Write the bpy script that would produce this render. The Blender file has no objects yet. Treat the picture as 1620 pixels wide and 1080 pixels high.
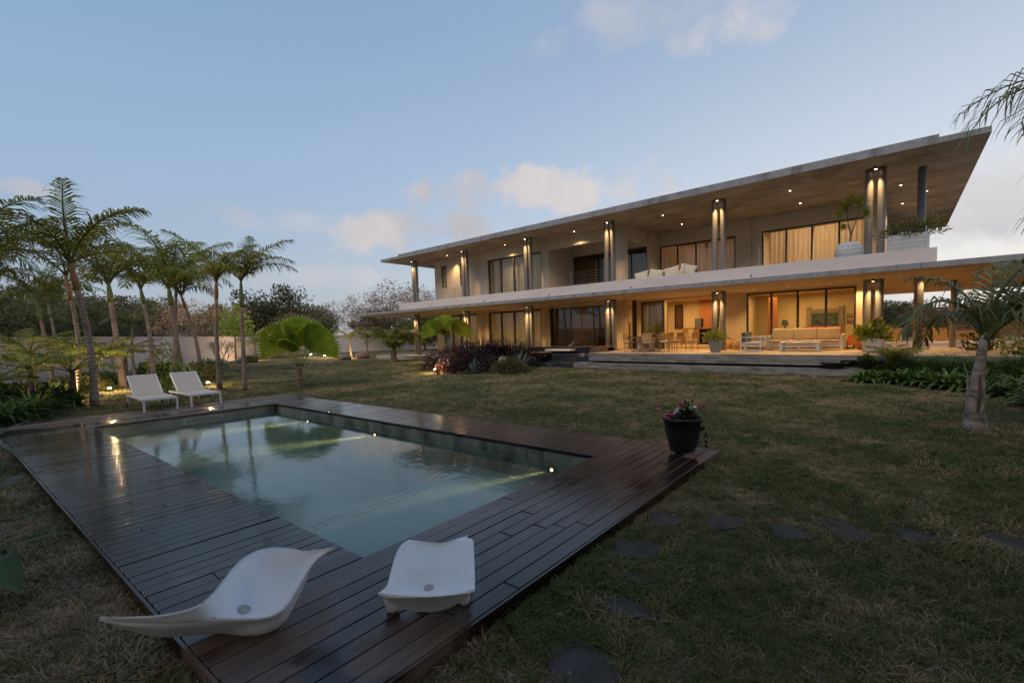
import bpy, math, random
import numpy as np
from mathutils import Vector, Matrix
R = math.radians
random.seed(7); rng = np.random.default_rng(7)
S = bpy.context.scene
C = S.collection

# ------------------------------------------------------------------ camera
cam = bpy.data.objects.new('camera', bpy.data.cameras.new('camera')); C.objects.link(cam)
XW = (0.7760372, -0.02122171, 0.63032999); YW = (0.63009411, 0.06941885, -0.77340962)
ZW = (-0.02734371, 0.99736185, 0.06724329)
cam.matrix_world = Matrix((XW + (0,), YW + (0,), ZW + (1.8,), (0, 0, 0, 1)))
cam.data.sensor_width = 36; cam.data.lens = 36 * 713 / 1620
cam.data.shift_x = -33 / 1620; cam.data.shift_y = 35 / 1620
cam.data.clip_start = 0.05; cam.data.clip_end = 1500
S.camera = cam

# ------------------------------------------------------------------ colour management, sky, sun
S.view_settings.view_transform = 'Standard'; S.view_settings.look = 'None'
S.view_settings.exposure = 0.0; S.view_settings.gamma = 1.0; S.view_settings.use_curve_mapping = False
S.render.engine = 'CYCLES'
S.cycles.use_denoising = True
S.cycles.sample_clamp_indirect = 3.0; S.cycles.sample_clamp_direct = 0.0
S.cycles.max_bounces = 7; S.cycles.diffuse_bounces = 3; S.cycles.glossy_bounces = 3
S.cycles.transparent_max_bounces = 10; S.cycles.transmission_bounces = 4; S.cycles.volume_bounces = 0
S.cycles.caustics_reflective = False; S.cycles.caustics_refractive = False
S.cycles.use_light_tree = True

SUN_EL, SUN_AZ = R(3), Vector((0.1, -1.0, 0)).normalized()      # low soft evening light from behind the viewer
GLOW_AZ = Vector((0.45, 1.0, 0)).normalized()                      # pale cloud-lit horizon beyond the right end of the house

class NT:
    """small node-tree writer"""
    def __init__(s, tree):
        s.t = tree; s.t.nodes.clear()
    def n(s, typ, ins=None, **kw):
        nd = s.t.nodes.new(typ)
        for k, v in kw.items(): setattr(nd, k, v)
        for k, v in (ins or {}).items():
            sock = nd.inputs[k]
            if hasattr(v, 'is_output') or isinstance(v, bpy.types.NodeSocket): s.t.links.new(v, sock)
            else: sock.default_value = v
        return nd
    def math(s, op, a, b=0.0, c=0.0, clamp=False):
        nd = s.n('ShaderNodeMath', {0: a, 1: b, 2: c}, operation=op); nd.use_clamp = clamp
        return nd.outputs[0]
    def ramp(s, fac, stops, interp='LINEAR'):
        nd = s.n('ShaderNodeValToRGB', {0: fac}); cr = nd.color_ramp; cr.interpolation = interp
        while len(cr.elements) > 1: cr.elements.remove(cr.elements[-1])
        cr.elements[0].position = stops[0][0]; cr.elements[0].color = col4(stops[0][1])
        for p, c in stops[1:]:
            e = cr.elements.new(p); e.color = col4(c)
        return nd.outputs[0]
    def mix(s, fac, a, b, mode='MIX'):
        nd = s.n('ShaderNodeMix', data_type='RGBA', blend_type=mode)
        for k, v in ((0, fac), (6, a), (7, b)):
            if isinstance(v, bpy.types.NodeSocket): s.t.links.new(v, nd.inputs[k])
            else: nd.inputs[k].default_value = col4(v) if k else v
        return nd.outputs[2]
    def noise(s, vec, scale, detail=3, rough=0.55, **ins):
        nd = s.n('ShaderNodeTexNoise', {'Scale': scale, 'Detail': detail, 'Roughness': rough})
        if vec is not None: s.t.links.new(vec, nd.inputs['Vector'])
        for k, v in ins.items(): nd.inputs[k].default_value = v
        return nd.outputs['Fac']
def col4(c):
    if isinstance(c, (int, float)): return (c, c, c, 1)
    return tuple(c) if len(c) == 4 else tuple(c) + (1,)

world = bpy.data.worlds.new('World'); S.world = world; world.use_nodes = True
w = NT(world.node_tree)
sky = w.n('ShaderNodeTexSky', sky_type='NISHITA', sun_disc=False, sun_elevation=SUN_EL,
          sun_rotation=math.atan2(SUN_AZ.x, SUN_AZ.y), altitude=0, air_density=1.0, dust_density=1.2, ozone_density=2.2)
tc = w.n('ShaderNodeTexCoord').outputs['Generated']
sep = w.n('ShaderNodeSeparateXYZ', {0: tc})
zc = sep.outputs[2]
# dusk gradient: deeper blue above, pale towards the horizon, brightest on the sunset side
el = w.math('MAXIMUM', zc, 0.0)
side = w.n('ShaderNodeVectorMath', {0: tc, 1: (GLOW_AZ.x, GLOW_AZ.y, 0)}, operation='DOT_PRODUCT').outputs['Value']
side01 = w.math('MULTIPLY_ADD', side, 0.5, 0.5, clamp=True)
side2 = w.math('POWER', side01, 3.0)
grad_far = w.ramp(el, [(0.0, (.48, .49, .52)), (0.12, (.44, .56, .70)), (0.33, (.35, .52, .75)), (0.6, (.25, .41, .66)), (1.0, (.17, .29, .52))])
grad_sun = w.ramp(el, [(0.0, (1.15, 1.06, .92)), (0.10, (1.05, 1.0, .95)), (0.25, (.84, .88, .96)), (0.5, (.52, .62, .78)), (1.0, (.22, .35, .58))])
grad = w.mix(side2, grad_far, grad_sun)
nish = w.mix(1.0, sky.outputs[0], (.10, .10, .10), 'MULTIPLY')
base = w.mix(0.15, grad, nish)
# clouds: soft puffs standing in particular directions
nz = w.n('ShaderNodeTexNoise', {'Vector': tc, 'Scale': 9.0, 'Detail': 6.0, 'Roughness': 0.6})
nzb = w.n('ShaderNodeTexNoise', {'Vector': tc, 'Scale': 3.2, 'Detail': 4.0, 'Roughness': 0.55})
CLOUDS = [#  azimuth-vector, elevation(z), half width, half height, density
    (-0.541, 0.787, 0.297, 0.250, 0.052, 1.00),
    (-0.747, 0.629, 0.215, 0.190, 0.042, 0.90),
    (-0.227, 0.833, 0.504, 0.082, 0.042, 0.55),
    (-0.407, 0.728, 0.551, 0.065, 0.038, 0.40),
    (-0.906, 0.359, 0.225, 0.119, 0.025, 0.35),
    (-0.972, 0.070, 0.225, 0.033, 0.012, 0.50),
    (0.098, 0.981, 0.170, 0.071, 0.055, 0.75),
    (0.145, 0.963, 0.228, 0.053, 0.051, 0.60),
    (0.021, 0.999, 0.032, 0.199, 0.042, 0.50),
    (-0.895, 0.429, 0.120, 0.220, 0.024, 0.35),
    (-0.278, 0.798, 0.534, 0.241, 0.033, 0.25),
]
mask = None
for (cx, cy, cz, wd, ht, dens) in CLOUDS:
    wd *= 1.12; ht *= 1.05
    c = Vector((cx, cy, cz)); e1 = Vector((-cy, cx, 0)).normalized(); e2 = c.cross(e1).normalized()
    dv = w.n('ShaderNodeVectorMath', {0: tc, 1: c}, operation='SUBTRACT').outputs[0]
    a = w.n('ShaderNodeVectorMath', {0: dv, 1: e1 / wd}, operation='DOT_PRODUCT').outputs['Value']
    b = w.n('ShaderNodeVectorMath', {0: dv, 1: e2 / ht}, operation='DOT_PRODUCT').outputs['Value']
    d2 = w.math('ADD', w.math('MULTIPLY', a, a), w.math('MULTIPLY', b, b))
    m = w.math('SUBTRACT', 1.0, d2)
    m = w.math('ADD', m, w.math('MULTIPLY_ADD', nz.outputs['Fac'], 6.0, -2.95))
    front = w.n('ShaderNodeVectorMath', {0: tc, 1: c}, operation='DOT_PRODUCT').outputs['Value']
    m = w.math('MULTIPLY', w.math('MULTIPLY', m, 0.8, clamp=True), w.math('GREATER_THAN', front, 0.2))
    m = w.math('MULTIPLY', m, dens)
    mask = m if mask is None else w.math('MAXIMUM', mask, m)
ccol_far = w.ramp(nzb.outputs['Fac'], [(0.3, (.40,.41,.47)), (0.7, (.66,.60,.60))])
ccol_sun = w.ramp(nzb.outputs['Fac'], [(0.3, (.50,.50,.53)), (0.7, (.86,.83,.82))])
ccol = w.mix(side2, ccol_far, ccol_sun)
final = w.mix(w.math('MULTIPLY', mask, 1.25, clamp=True), base, ccol)
bg = w.n('ShaderNodeBackground', {'Color': final, 'Strength': 1.0})
w.t.links.new(bg.outputs[0], w.n('ShaderNodeOutputWorld').inputs[0])

sun = bpy.data.objects.new('sun', bpy.data.lights.new('sun', 'SUN')); C.objects.link(sun)
sun.data.energy = 1.7; sun.data.angle = R(40); sun.data.color = (1.0, .80, .62)
sun.rotation_euler = (Vector((SUN_AZ.x, SUN_AZ.y, math.tan(R(50))))).to_track_quat('Z', 'Y').to_euler()

# ------------------------------------------------------------------ object helpers
def link(o, parent=None):
    C.objects.link(o)
    if parent is not None: o.parent = parent
    return o
def tag(o, label=None, cat=None, group=None, kind=None):
    if label: o['label'] = label
    if cat: o['category'] = cat
    if group: o['group'] = group
    if kind: o['kind'] = kind
    return o
def thing(name, label, cat, loc=(0, 0, 0), rz=0.0, group=None, kind=None):
    o = link(bpy.data.objects.new(name, None)); o.location = loc; o.rotation_euler = (0, 0, rz)
    o.empty_display_size = 0.2
    return tag(o, label, cat, group, kind)
def copy_tree(o, parent=None):
    c = o.copy(); C.objects.link(c)
    if parent is not None: c.parent = parent
    for ch in list(o.children): copy_tree(ch, c)
    return c

class MB:
    def __init__(s): s.v = []; s.f = []
    def add(s, vs, fs):
        o = len(s.v); s.v.extend([tuple(map(float, p)) for p in vs]); s.f.extend([tuple(i + o for i in f) for f in fs]); return s
    def box(s, x0, y0, z0, x1, y1, z1, M=None):
        vs = [(x0,y0,z0),(x1,y0,z0),(x1,y1,z0),(x0,y1,z0),(x0,y0,z1),(x1,y0,z1),(x1,y1,z1),(x0,y1,z1)]
        if M is not None: vs = [tuple(M @ Vector(p)) for p in vs]
        return s.add(vs, [(0,3,2,1),(4,5,6,7),(0,1,5,4),(1,2,6,5),(2,3,7,6),(3,0,4,7)])
    def bar(s, a, b, t, t2=None):                       # square bar from a to b
        a, b = Vector(a), Vector(b); d = b - a; L = d.length; t2 = t2 or t
        M = Matrix.Translation(a) @ d.to_track_quat('Z', 'Y').to_matrix().to_4x4()
        return s.box(-t/2, -t2/2, 0, t/2, t2/2, L, M)
    def tube(s, pts, rad, n=10, cap=True):
        pts = [Vector(p) for p in pts]; rings = []; up = Vector((0.13, 0.31, 1)).normalized()
        if not hasattr(rad, '__len__'): rad = [rad] * len(pts)
        o = len(s.v)
        for i, p in enumerate(pts):
            d = (pts[min(i+1, len(pts)-1)] - pts[max(i-1, 0)]).normalized()
            ref = up if abs(d.dot(up)) < 0.95 else Vector((1, 0, 0))
            u = d.cross(ref).normalized(); v = d.cross(u)
            for k in range(n):
                t = 2 * math.pi * k / n
                s.v.append(tuple(p + (u * math.cos(t) + v * math.sin(t)) * rad[i]))
        for i in range(len(pts) - 1):
            for k in range(n):
                a = o + i*n + k; b = o + i*n + (k+1) % n
                s.f.append((a, a + n, b + n, b))
        if cap:
            s.f.append(tuple(o + k for k in range(n))); s.f.append(tuple(o + (len(pts)-1)*n + n - 1 - k for k in range(n)))
        return s
    def lathe(s, prof, n=24, c=(0, 0, 0), closed=False):
        o = len(s.v)
        for r, z in prof:
            for k in range(n):
                t = 2*math.pi*k/n; s.v.append((c[0] + r*math.cos(t), c[1] + r*math.sin(t), c[2] + z))
        for i in range(len(prof)-1):
            for k in range(n):
                a = o+i*n+k; b = o+i*n+(k+1) % n
                s.f.append((a, b, b+n, a+n))
        if closed:
            s.f.append(tuple(o+n-1-k for k in range(n))); s.f.append(tuple(o+(len(prof)-1)*n+k for k in range(n)))
        return s
    def strip(s, pts, widths, side, fold=0.0):
        """leaf blade: centre line pts, side vector(s); fold raises the edges"""
        o = len(s.v); n = len(pts)
        for i, p in enumerate(pts):
            sd = side[i] if isinstance(side, list) else side
            d = (Vector(pts[min(i+1, n-1)]) - Vector(pts[max(i-1, 0)])).normalized()
            nn = d.cross(sd).normalized(); w_ = widths[i]
            for k, (a, h) in enumerate(((-1, fold), (0, 0), (1, fold))):
                s.v.append(tuple(Vector(p) + sd * a * w_ + nn * h * w_))
        for i in range(n-1):
            for k in range(2):
                a = o+i*3+k; s.f.append((a, a+1, a+4, a+3))
        return s
    def build(s, name, mat, parent=None, smooth=False, bevel=0):
        me = bpy.data.meshes.new(name); me.from_pydata(s.v, [], s.f)
        if smooth: me.polygons.foreach_set('use_smooth', [True] * len(me.polygons))
        me.materials.append(mat); me.update()
        o = link(bpy.data.objects.new(name, me), parent)
        if bevel:
            m = o.modifiers.new('bevel', 'BEVEL'); m.width = bevel; m.segments = 2; m.limit_method = 'ANGLE'
        return o
def boxo(name, mat, parent, x0, y0, z0, x1, y1, z1, bevel=0):
    return MB().box(min(x0,x1), min(y0,y1), min(z0,z1), max(x0,x1), max(y0,y1), max(z0,z1)).build(name, mat, parent, bevel=bevel)
def inst(name, me, parent, loc=(0,0,0), rot=(0,0,0), scale=(1,1,1)):
    o = link(bpy.data.objects.new(name, me), parent); o.location = loc; o.rotation_euler = rot; o.scale = scale
    return o

# ------------------------------------------------------------------ materials
M = {}
def newmat(name):
    m = bpy.data.materials.new(name); m.use_nodes = True; M[name] = m
    return m, NT(m.node_tree)
def out(t, sh, disp=None):
    o = t.n('ShaderNodeOutputMaterial'); t.t.links.new(sh, o.inputs[0]); return o
def bumpn(t, h, strength, dist=0.02):
    return t.n('ShaderNodeBump', {'Height': h, 'Strength': strength, 'Distance': dist}).outputs[0]
def surf(name, c1, c2=None, scale=4.0, rough=0.6, bump=0.15, stretch=(1,1,1), detail=5, spec=0.4, world_space=True, metal=0.0, rvar=0.0, c3=None, scale3=0.7, bscale=None, bdist=0.01, rnd=0.0):
    m, t = newmat(name)
    src = t.n('ShaderNodeNewGeometry').outputs['Position'] if world_space else t.n('ShaderNodeTexCoord').outputs['Object']
    mp = t.n('ShaderNodeMapping', {'Vector': src, 'Scale': stretch}).outputs[0]
    nf = t.noise(mp, scale, detail, 0.6)
    c2 = c2 or c1
    col = t.ramp(nf, [(0.32, c1), (0.68, c2)])
    if c3 is not None:
        n3 = t.noise(mp, scale3, 4, 0.65)
        col = t.mix(t.ramp(n3, [(0.5, 0.0), (0.66, 1.0)]), col, c3)
    if rnd:
        ri = t.n('ShaderNodeObjectInfo').outputs['Random']
        hs = t.n('ShaderNodeHueSaturation', {'Hue': 0.5, 'Saturation': 1.0, 'Value': t.math('MULTIPLY_ADD', ri, rnd*2, 1-rnd), 'Color': col})
        col = hs.outputs[0]
    p = t.n('ShaderNodeBsdfPrincipled', {'Base Color': col, 'Roughness': rough, 'Specular IOR Level': spec, 'Metallic': metal})
    if rvar:
        t.t.links.new(t.math('MULTIPLY_ADD', nf, rvar, rough - rvar/2, clamp=True), p.inputs['Roughness'])
    if bump:
        b = t.noise(mp, bscale or scale*6, 4, 0.6)
        t.t.links.new(bumpn(t, b, bump, bdist), p.inputs['Normal'])
    out(t, p.outputs[0]); return m
def leafmat(name, c1, c2, trans=0.3, rough=0.45, rnd=0.25, scale=2.0, tint=None):
    m, t = newmat(name)
    pos = t.n('ShaderNodeNewGeometry').outputs['Position']
    col = t.ramp(t.noise(pos, scale, 3, 0.6), [(0.35, c1), (0.65, c2)])
    ri = t.n('ShaderNodeObjectInfo').outputs['Random']
    col = t.n('ShaderNodeHueSaturation', {'Hue': t.math('MULTIPLY_ADD', ri, 0.03, 0.485), 'Saturation': 1.0, 'Value': t.math('MULTIPLY_ADD', ri, rnd*2, 1-rnd), 'Color': col}).outputs[0]
    p = t.n('ShaderNodeBsdfPrincipled', {'Base Color': col, 'Roughness': rough, 'Specular IOR Level': 0.35})
    tr = t.n('ShaderNodeBsdfTranslucent', {'Color': t.mix(1.0, col, tint or (1.3, 1.35, .6), 'MULTIPLY')})
    mx = t.n('ShaderNodeMixShader', {0: trans}); t.t.links.new(p.outputs[0], mx.inputs[1]); t.t.links.new(tr.outputs[0], mx.inputs[2])
    out(t, mx.outputs[0]); return m
def emit(name, c, strength):
    m, t = newmat(name)
    e = t.n('ShaderNodeEmission', {'Color': col4(c), 'Strength': strength}); out(t, e.outputs[0]); return m
def glassmat(name, tint=(1,1,1), ior=1.5, rough=0.0, extra=0.0):
    m, t = newmat(name)
    fr = t.n('ShaderNodeFresnel', {'IOR': ior}).outputs[0]
    if extra: fr = t.math('ADD', fr, extra, clamp=True)
    fr = t.math('MULTIPLY', fr, t.math('SUBTRACT', 1.0, t.n('ShaderNodeNewGeometry').outputs['Backfacing']))
    tr = t.n('ShaderNodeBsdfTransparent', {'Color': col4(tint)}); gl = t.n('ShaderNodeBsdfGlossy', {'Color': (1,1,1,1), 'Roughness': rough})
    mx = t.n('ShaderNodeMixShader', {0: fr}); t.t.links.new(tr.outputs[0], mx.inputs[1]); t.t.links.new(gl.outputs[0], mx.inputs[2])
    out(t, mx.outputs[0]); return m

surf('concrete_fascia', (.22,.23,.245), (.32,.33,.345), 2.2, .85, .3, (2.2,2.2,.5), detail=8, c3=(.16,.165,.175), scale3=1.1)
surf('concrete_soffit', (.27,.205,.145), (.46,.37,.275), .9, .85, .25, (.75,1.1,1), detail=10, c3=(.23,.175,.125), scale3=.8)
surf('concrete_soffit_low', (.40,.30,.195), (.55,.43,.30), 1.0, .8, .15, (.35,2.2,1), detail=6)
surf('concrete_step', (.12,.118,.115), (.24,.235,.225), 2.5, .8, .4, (.6,1,3), c3=(.09,.085,.08), scale3=1.7)
surf('plaster', (.50,.44,.375), (.55,.485,.41), 1.3, .85, .12, bscale=40, bdist=.004)
surf('plaster_warm', (.60,.47,.30), (.66,.52,.34), 1.3, .85, .1, bscale=40, bdist=.004)
surf('parapet_white', (.62,.56,.55), (.70,.635,.62), .8, .8, .1, (.5,1,2), bscale=40, bdist=.004)
surf('wall_garden', (.66,.55,.50), (.74,.63,.575), .6, .9, .15, bscale=25, bdist=.006)
surf('column_paint', (.17,.155,.145), (.20,.185,.175), 2, .45, .03)
surf('frame_dark', (.028,.024,.022), (.04,.034,.03), 3, .45, 0)
surf('terrace_floor', (.44,.31,.18), (.52,.38,.23), 2.0, .42, .1, rvar=.2)
surf('path_stone', (.36,.32,.27), (.46,.41,.35), 2.0, .8, .2)
surf('interior_yellow', (.58,.45,.24), (.66,.52,.29), 1.0, .8, .05)
surf('interior_cream', (.60,.48,.33), (.66,.54,.38), 1.0, .8, .05)
surf('interior_wood', (.30,.10,.03), (.46,.17,.05), 3.0, .5, .1, (6,6,.5))
surf('floor_inside', (.35,.27,.18), (.42,.33,.22), 2.0, .4, .05)
surf('black_panel', (.008,.008,.008), (.014,.013,.012), 3, .35, 0)
surf('stone_dark', (.022,.026,.036), (.04,.046,.06), 3.0, .22, .1, rvar=.2)
surf('teak', (.26,.155,.075), (.38,.24,.12), 4.0, .6, .15, (1,1,6), rnd=.15)
surf('teak_pale', (.36,.29,.22), (.48,.40,.31), 5.0, .65, .15, rnd=.1)
surf('painted_white_wood', (.60,.56,.50), (.70,.66,.60), 5.0, .6, .1)
surf('alu_white', (.70,.70,.70), (.76,.76,.76), 3, .4, 0)
surf('cushion_tan', (.44,.33,.21), (.52,.40,.26), 6, .95, .1, bscale=120, bdist=.003)
surf('cushion_grey', (.10,.105,.115), (.14,.145,.155), 6, .95, .1, bscale=120, bdist=.003)
surf('cushion_bluegrey', (.36,.40,.46), (.44,.48,.54), 6, .95, .1)
surf('cloth_cream', (.62,.54,.40), (.70,.62,.48), 6, .95, .2)
surf('cloth_red', (.50,.06,.03), (.60,.10,.04), 6, .95, .2)
surf('cloth_orange', (.75,.13,.05), (.82,.19,.07), 6, .95, .2)
surf('sling_fabric', (.50,.44,.38), (.56,.50,.44), 20, .9, .2, bscale=200, bdist=.002)
surf('chaise_plastic', (.80,.80,.81), (.87,.87,.88), 1.5, .5, .03, spec=.4, rvar=.1, bscale=90, bdist=.002, detail=7, c3=(.78,.775,.76), scale3=3.0)
surf('chaise_stain', (.33,.31,.27), (.50,.48,.44), 14, .6, .1)
surf('pot_black', (.012,.012,.013), (.02,.02,.022), 6, .45, .05)
surf('pot_grey', (.19,.18,.185), (.24,.23,.235), 5, .6, .1)
surf('pot_white', (.60,.585,.57), (.68,.66,.64), 5, .6, .1)
surf('pot_stone', (.40,.41,.42), (.50,.51,.52), 4, .7, .15)
surf('terracotta', (.38,.19,.09), (.46,.24,.12), 5, .8, .1)
surf('wicker', (.34,.19,.085), (.52,.31,.15), 30, .8, .4, (1,1,3))
surf('brick_planter', (.38,.22,.11), (.50,.31,.16), 3, .8, .15, (1,1,5))
surf('soil', (.03,.02,.014), (.07,.05,.035), 9, .95, .5, bdist=.03)
surf('rock_brown', (.15,.105,.075), (.25,.185,.14), 3, .9, .5, bdist=.04)
surf('fence_wood', (.10,.055,.035), (.17,.095,.06), 3, .8, .2, (1,1,1), rnd=.2)
surf('lamp_metal', (.05,.05,.05), (.07,.07,.07), 3, .5, 0)
surf('steel', (.45,.46,.47), (.5,.51,.52), 3, .3, 0, metal=1.0)
surf('tubwood', (.10,.06,.035), (.17,.11,.065), 4, .6, .15, (1,1,4))
surf('art_dark', (.015,.03,.018), (.10,.14,.09), 7, .5, .1, c3=(.02,.025,.015), scale3=3)
surf('art_frame', (.16,.12,.07), (.30,.23,.14), 12, .5, .3)
surf('tribal', (.05,.02,.015), (.18,.07,.04), 14, .5, .4)

# curtain: thin cloth, lets the room light through
for nm, c in (('curtain_cream', (.74,.66,.50)), ('curtain_white', (.70,.66,.60)), ('curtain_peach', (.80,.64,.48))):
    m, t = newmat(nm)
    df = t.n('ShaderNodeBsdfDiffuse', {'Color': col4(c)}); tl = t.n('ShaderNodeBsdfTranslucent', {'Color': col4(c)})
    mx = t.n('ShaderNodeMixShader', {0: .5}); t.t.links.new(df.outputs[0], mx.inputs[1]); t.t.links.new(tl.outputs[0], mx.inputs[2]); out(t, mx.outputs[0])

# wet and dry deck boards
m, t = newmat('deck_wood')
pos = t.n('ShaderNodeNewGeometry').outputs['Position']
ri = t.n('ShaderNodeObjectInfo').outputs['Random']
grain = t.noise(t.n('ShaderNodeMapping', {'Vector': pos, 'Scale': (26, 1.3, 8)}).outputs[0], 2.0, 6, .65)
wetn = t.noise(t.n('ShaderNodeMapping', {'Vector': pos, 'Scale': (1.2, .8, 1)}).outputs[0], 1.3, 5, .6)
sp = t.n('ShaderNodeSeparateXYZ', {0: pos}); px, py = sp.outputs[0], sp.outputs[1]
def blob(cx, cy, rx, ry):
    a = t.math('DIVIDE', t.math('SUBTRACT', px, cx), rx); b = t.math('DIVIDE', t.math('SUBTRACT', py, cy), ry)
    return t.math('SUBTRACT', 1.0, t.math('ADD', t.math('MULTIPLY', a, a), t.math('MULTIPLY', b, b)))
dry = blob(-2.75, .95, .38, .62)
for bb in ((-2.2, 1.45, .30, .42), (-2.0, 6.2, .55, .4), (-14.6, 3.2, .9, 4.5), (-2.5, .7, .42, .3), (-12.9, 3.0, .5, 2.6)):
    dry = t.math('MAXIMUM', dry, blob(*bb))
dry = t.math('ADD', t.math('MAXIMUM', dry, -1.0), t.math('MULTIPLY_ADD', wetn, 4.2, -2.2))
dry = t.math('ADD', dry, t.math('MULTIPLY_ADD', ri, .8, -.4))
dry = t.math('MULTIPLY', t.math('ADD', dry, 0.05), 2.0, clamp=True)
wetc = t.mix(t.ramp(t.noise(pos, .55, 3, .5), [(.42, 0.0), (.6, 1.0)]), t.ramp(grain, [(.3, (.006,.005,.005)), (.7, (.017,.012,.011))]), t.ramp(grain, [(.3, (.018,.008,.006)), (.7, (.045,.021,.014))]))
dryc = t.ramp(grain, [(.3, (.075,.048,.034)), (.7, (.17,.115,.085))])
colr = t.mix(dry, wetc, dryc)
colr = t.n('ShaderNodeHueSaturation', {'Value': t.math('MULTIPLY_ADD', ri, .7, .65), 'Color': colr}).outputs[0]
rgh = t.math('MULTIPLY_ADD', dry, .42, .12)
rgh = t.math('ADD', rgh, t.math('MULTIPLY_ADD', grain, .26, -.09))
pud = t.ramp(t.noise(t.n('ShaderNodeMapping', {'Vector': pos, 'Scale': (3.2, 1.1, 1)}).outputs[0], 1.7, 4, .6), [(.50, 1.0), (.60, .25)])
rgh = t.math('MULTIPLY', rgh, t.math('ADD', pud, dry, clamp=True))
gap = t.math('MULTIPLY', t.math('ABSOLUTE', t.math('SUBTRACT', ri, .5)), 1.0)
p = t.n('ShaderNodeBsdfPrincipled', {'Base Color': colr, 'Roughness': rgh, 'Specular IOR Level': .5})
t.t.links.new(bumpn(t, t.math('ADD', t.math('MULTIPLY', grain, .6), t.math('MULTIPLY', wetn, .8)), .35, .006), p.inputs['Normal'])
out(t, p.outputs[0])

# lawn soil / distant grass sheet
m, t = newmat('lawn')
pos = t.n('ShaderNodeNewGeometry').outputs['Position']
n1 = t.noise(pos, .55, 5, .62); n2 = t.noise(pos, 3.2, 4, .6); n3 = t.noise(pos, 38, 4, .7)
c = t.ramp(n1, [(.38, (.10,.105,.035)), (.5, (.22,.18,.085)), (.62, (.38,.28,.155))])
c = t.mix(t.ramp(n2, [(.42, 0.0), (.62, .75)]), c, (.085,.095,.035))
c = t.mix(t.ramp(n3, [(.38, .8), (.62, 0.0)]), c, (.05,.045,.025))
p = t.n('ShaderNodeBsdfPrincipled', {'Base Color': c, 'Roughness': .95, 'Specular IOR Level': .1})
t.t.links.new(bumpn(t, n3, .9, .05), p.inputs['Normal']); out(t, p.outputs[0])
# grass blades
m, t = newmat('grass_blade')
oi = t.n('ShaderNodeObjectInfo'); pos = oi.outputs['Location']; ri = oi.outputs['Random']
n1 = t.noise(pos, .55, 5, .62); n2 = t.noise(pos, 2.7, 3, .6)
f = t.math('ADD', t.math('MULTIPLY_ADD', n1, 3.2, -1.32), t.math('MULTIPLY_ADD', n2, 1.6, -.8))
sp = t.n('ShaderNodeSeparateXYZ', {0: pos})
worn = t.math('MULTIPLY', t.math('LESS_THAN', sp.outputs[1], .75), t.math('LESS_THAN', sp.outputs[0], -1.9))
f = t.math('ADD', f, t.math('MULTIPLY', worn, .30))
f = t.math('ADD', f, t.math('MULTIPLY', t.math('SUBTRACT', ri, .5), 1.0), clamp=True)
c = t.ramp(f, [(0.0, (.085,.12,.026)), (.3, (.15,.155,.048)), (.62, (.27,.215,.10)), (1.0, (.45,.33,.21))])
p = t.n('ShaderNodeBsdfPrincipled', {'Base Color': c, 'Roughness': .6, 'Specular IOR Level': .25})
tr = t.n('ShaderNodeBsdfTranslucent', {'Color': c}); mx = t.n('ShaderNodeMixShader', {0: .25})
t.t.links.new(p.outputs[0], mx.inputs[1]); t.t.links.new(tr.outputs[0], mx.inputs[2]); out(t, mx.outputs[0])

# pool water: clear skin with fresnel mirror, murky green body
m, t = newmat('water')
pos = t.n('ShaderNodeNewGeometry').outputs['Position']
nz1 = t.noise(t.n('ShaderNodeMapping', {'Vector': pos, 'Scale': (1, 1.6, 1)}).outputs[0], 3.5, 3, .5)
nb = bumpn(t, t.math('ADD', nz1, t.math('MULTIPLY', t.noise(t.n('ShaderNodeMapping', {'Vector': pos, 'Scale': (1, 2.2, 1), 'Rotation': (0, 0, .7)}).outputs[0], 11, 3, .5), .3)), .05, .05)
fr = t.n('ShaderNodeFresnel', {'IOR': 1.33, 'Normal': nb}).outputs[0]
fr = t.math('MULTIPLY', fr, t.math('SUBTRACT', 1.0, t.n('ShaderNodeNewGeometry').outputs['Backfacing']))
tr = t.n('ShaderNodeBsdfTransparent', {'Color': (.93,.98,.96,1)}); gl = t.n('ShaderNodeBsdfGlossy', {'Color': (1,1,1,1), 'Roughness': .012, 'Normal': nb})
mx = t.n('ShaderNodeMixShader', {0: fr}); t.t.links.new(tr.outputs[0], mx.inputs[1]); t.t.links.new(gl.outputs[0], mx.inputs[2])
vol = t.n('ShaderNodeVolumePrincipled', {'Color': (.42,.70,.66,1), 'Density': .19, 'Anisotropy': .2, 'Absorption Color': (.55,.85,.80,1)})
o_ = out(t, mx.outputs[0]); t.t.links.new(vol.outputs[0], o_.inputs['Volume'])
surf('pool_plaster', (.10,.165,.15), (.135,.205,.19), 2.0, .7, .1)
surf('pool_wall_tile', (.10,.13,.11), (.24,.26,.23), 2.5, .6, .3, (1,1,.5), c3=(.04,.05,.04), scale3=2.2)
surf('pool_wall_pale', (.36,.33,.26), (.48,.44,.36), 2.5, .6, .2)
surf('mosaic_blue', (.02,.12,.22), (.04,.22,.32), 20, .4, 0)
surf('mosaic_aqua', (.015,.07,.10), (.03,.12,.15), 20, .4, 0)

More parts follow.
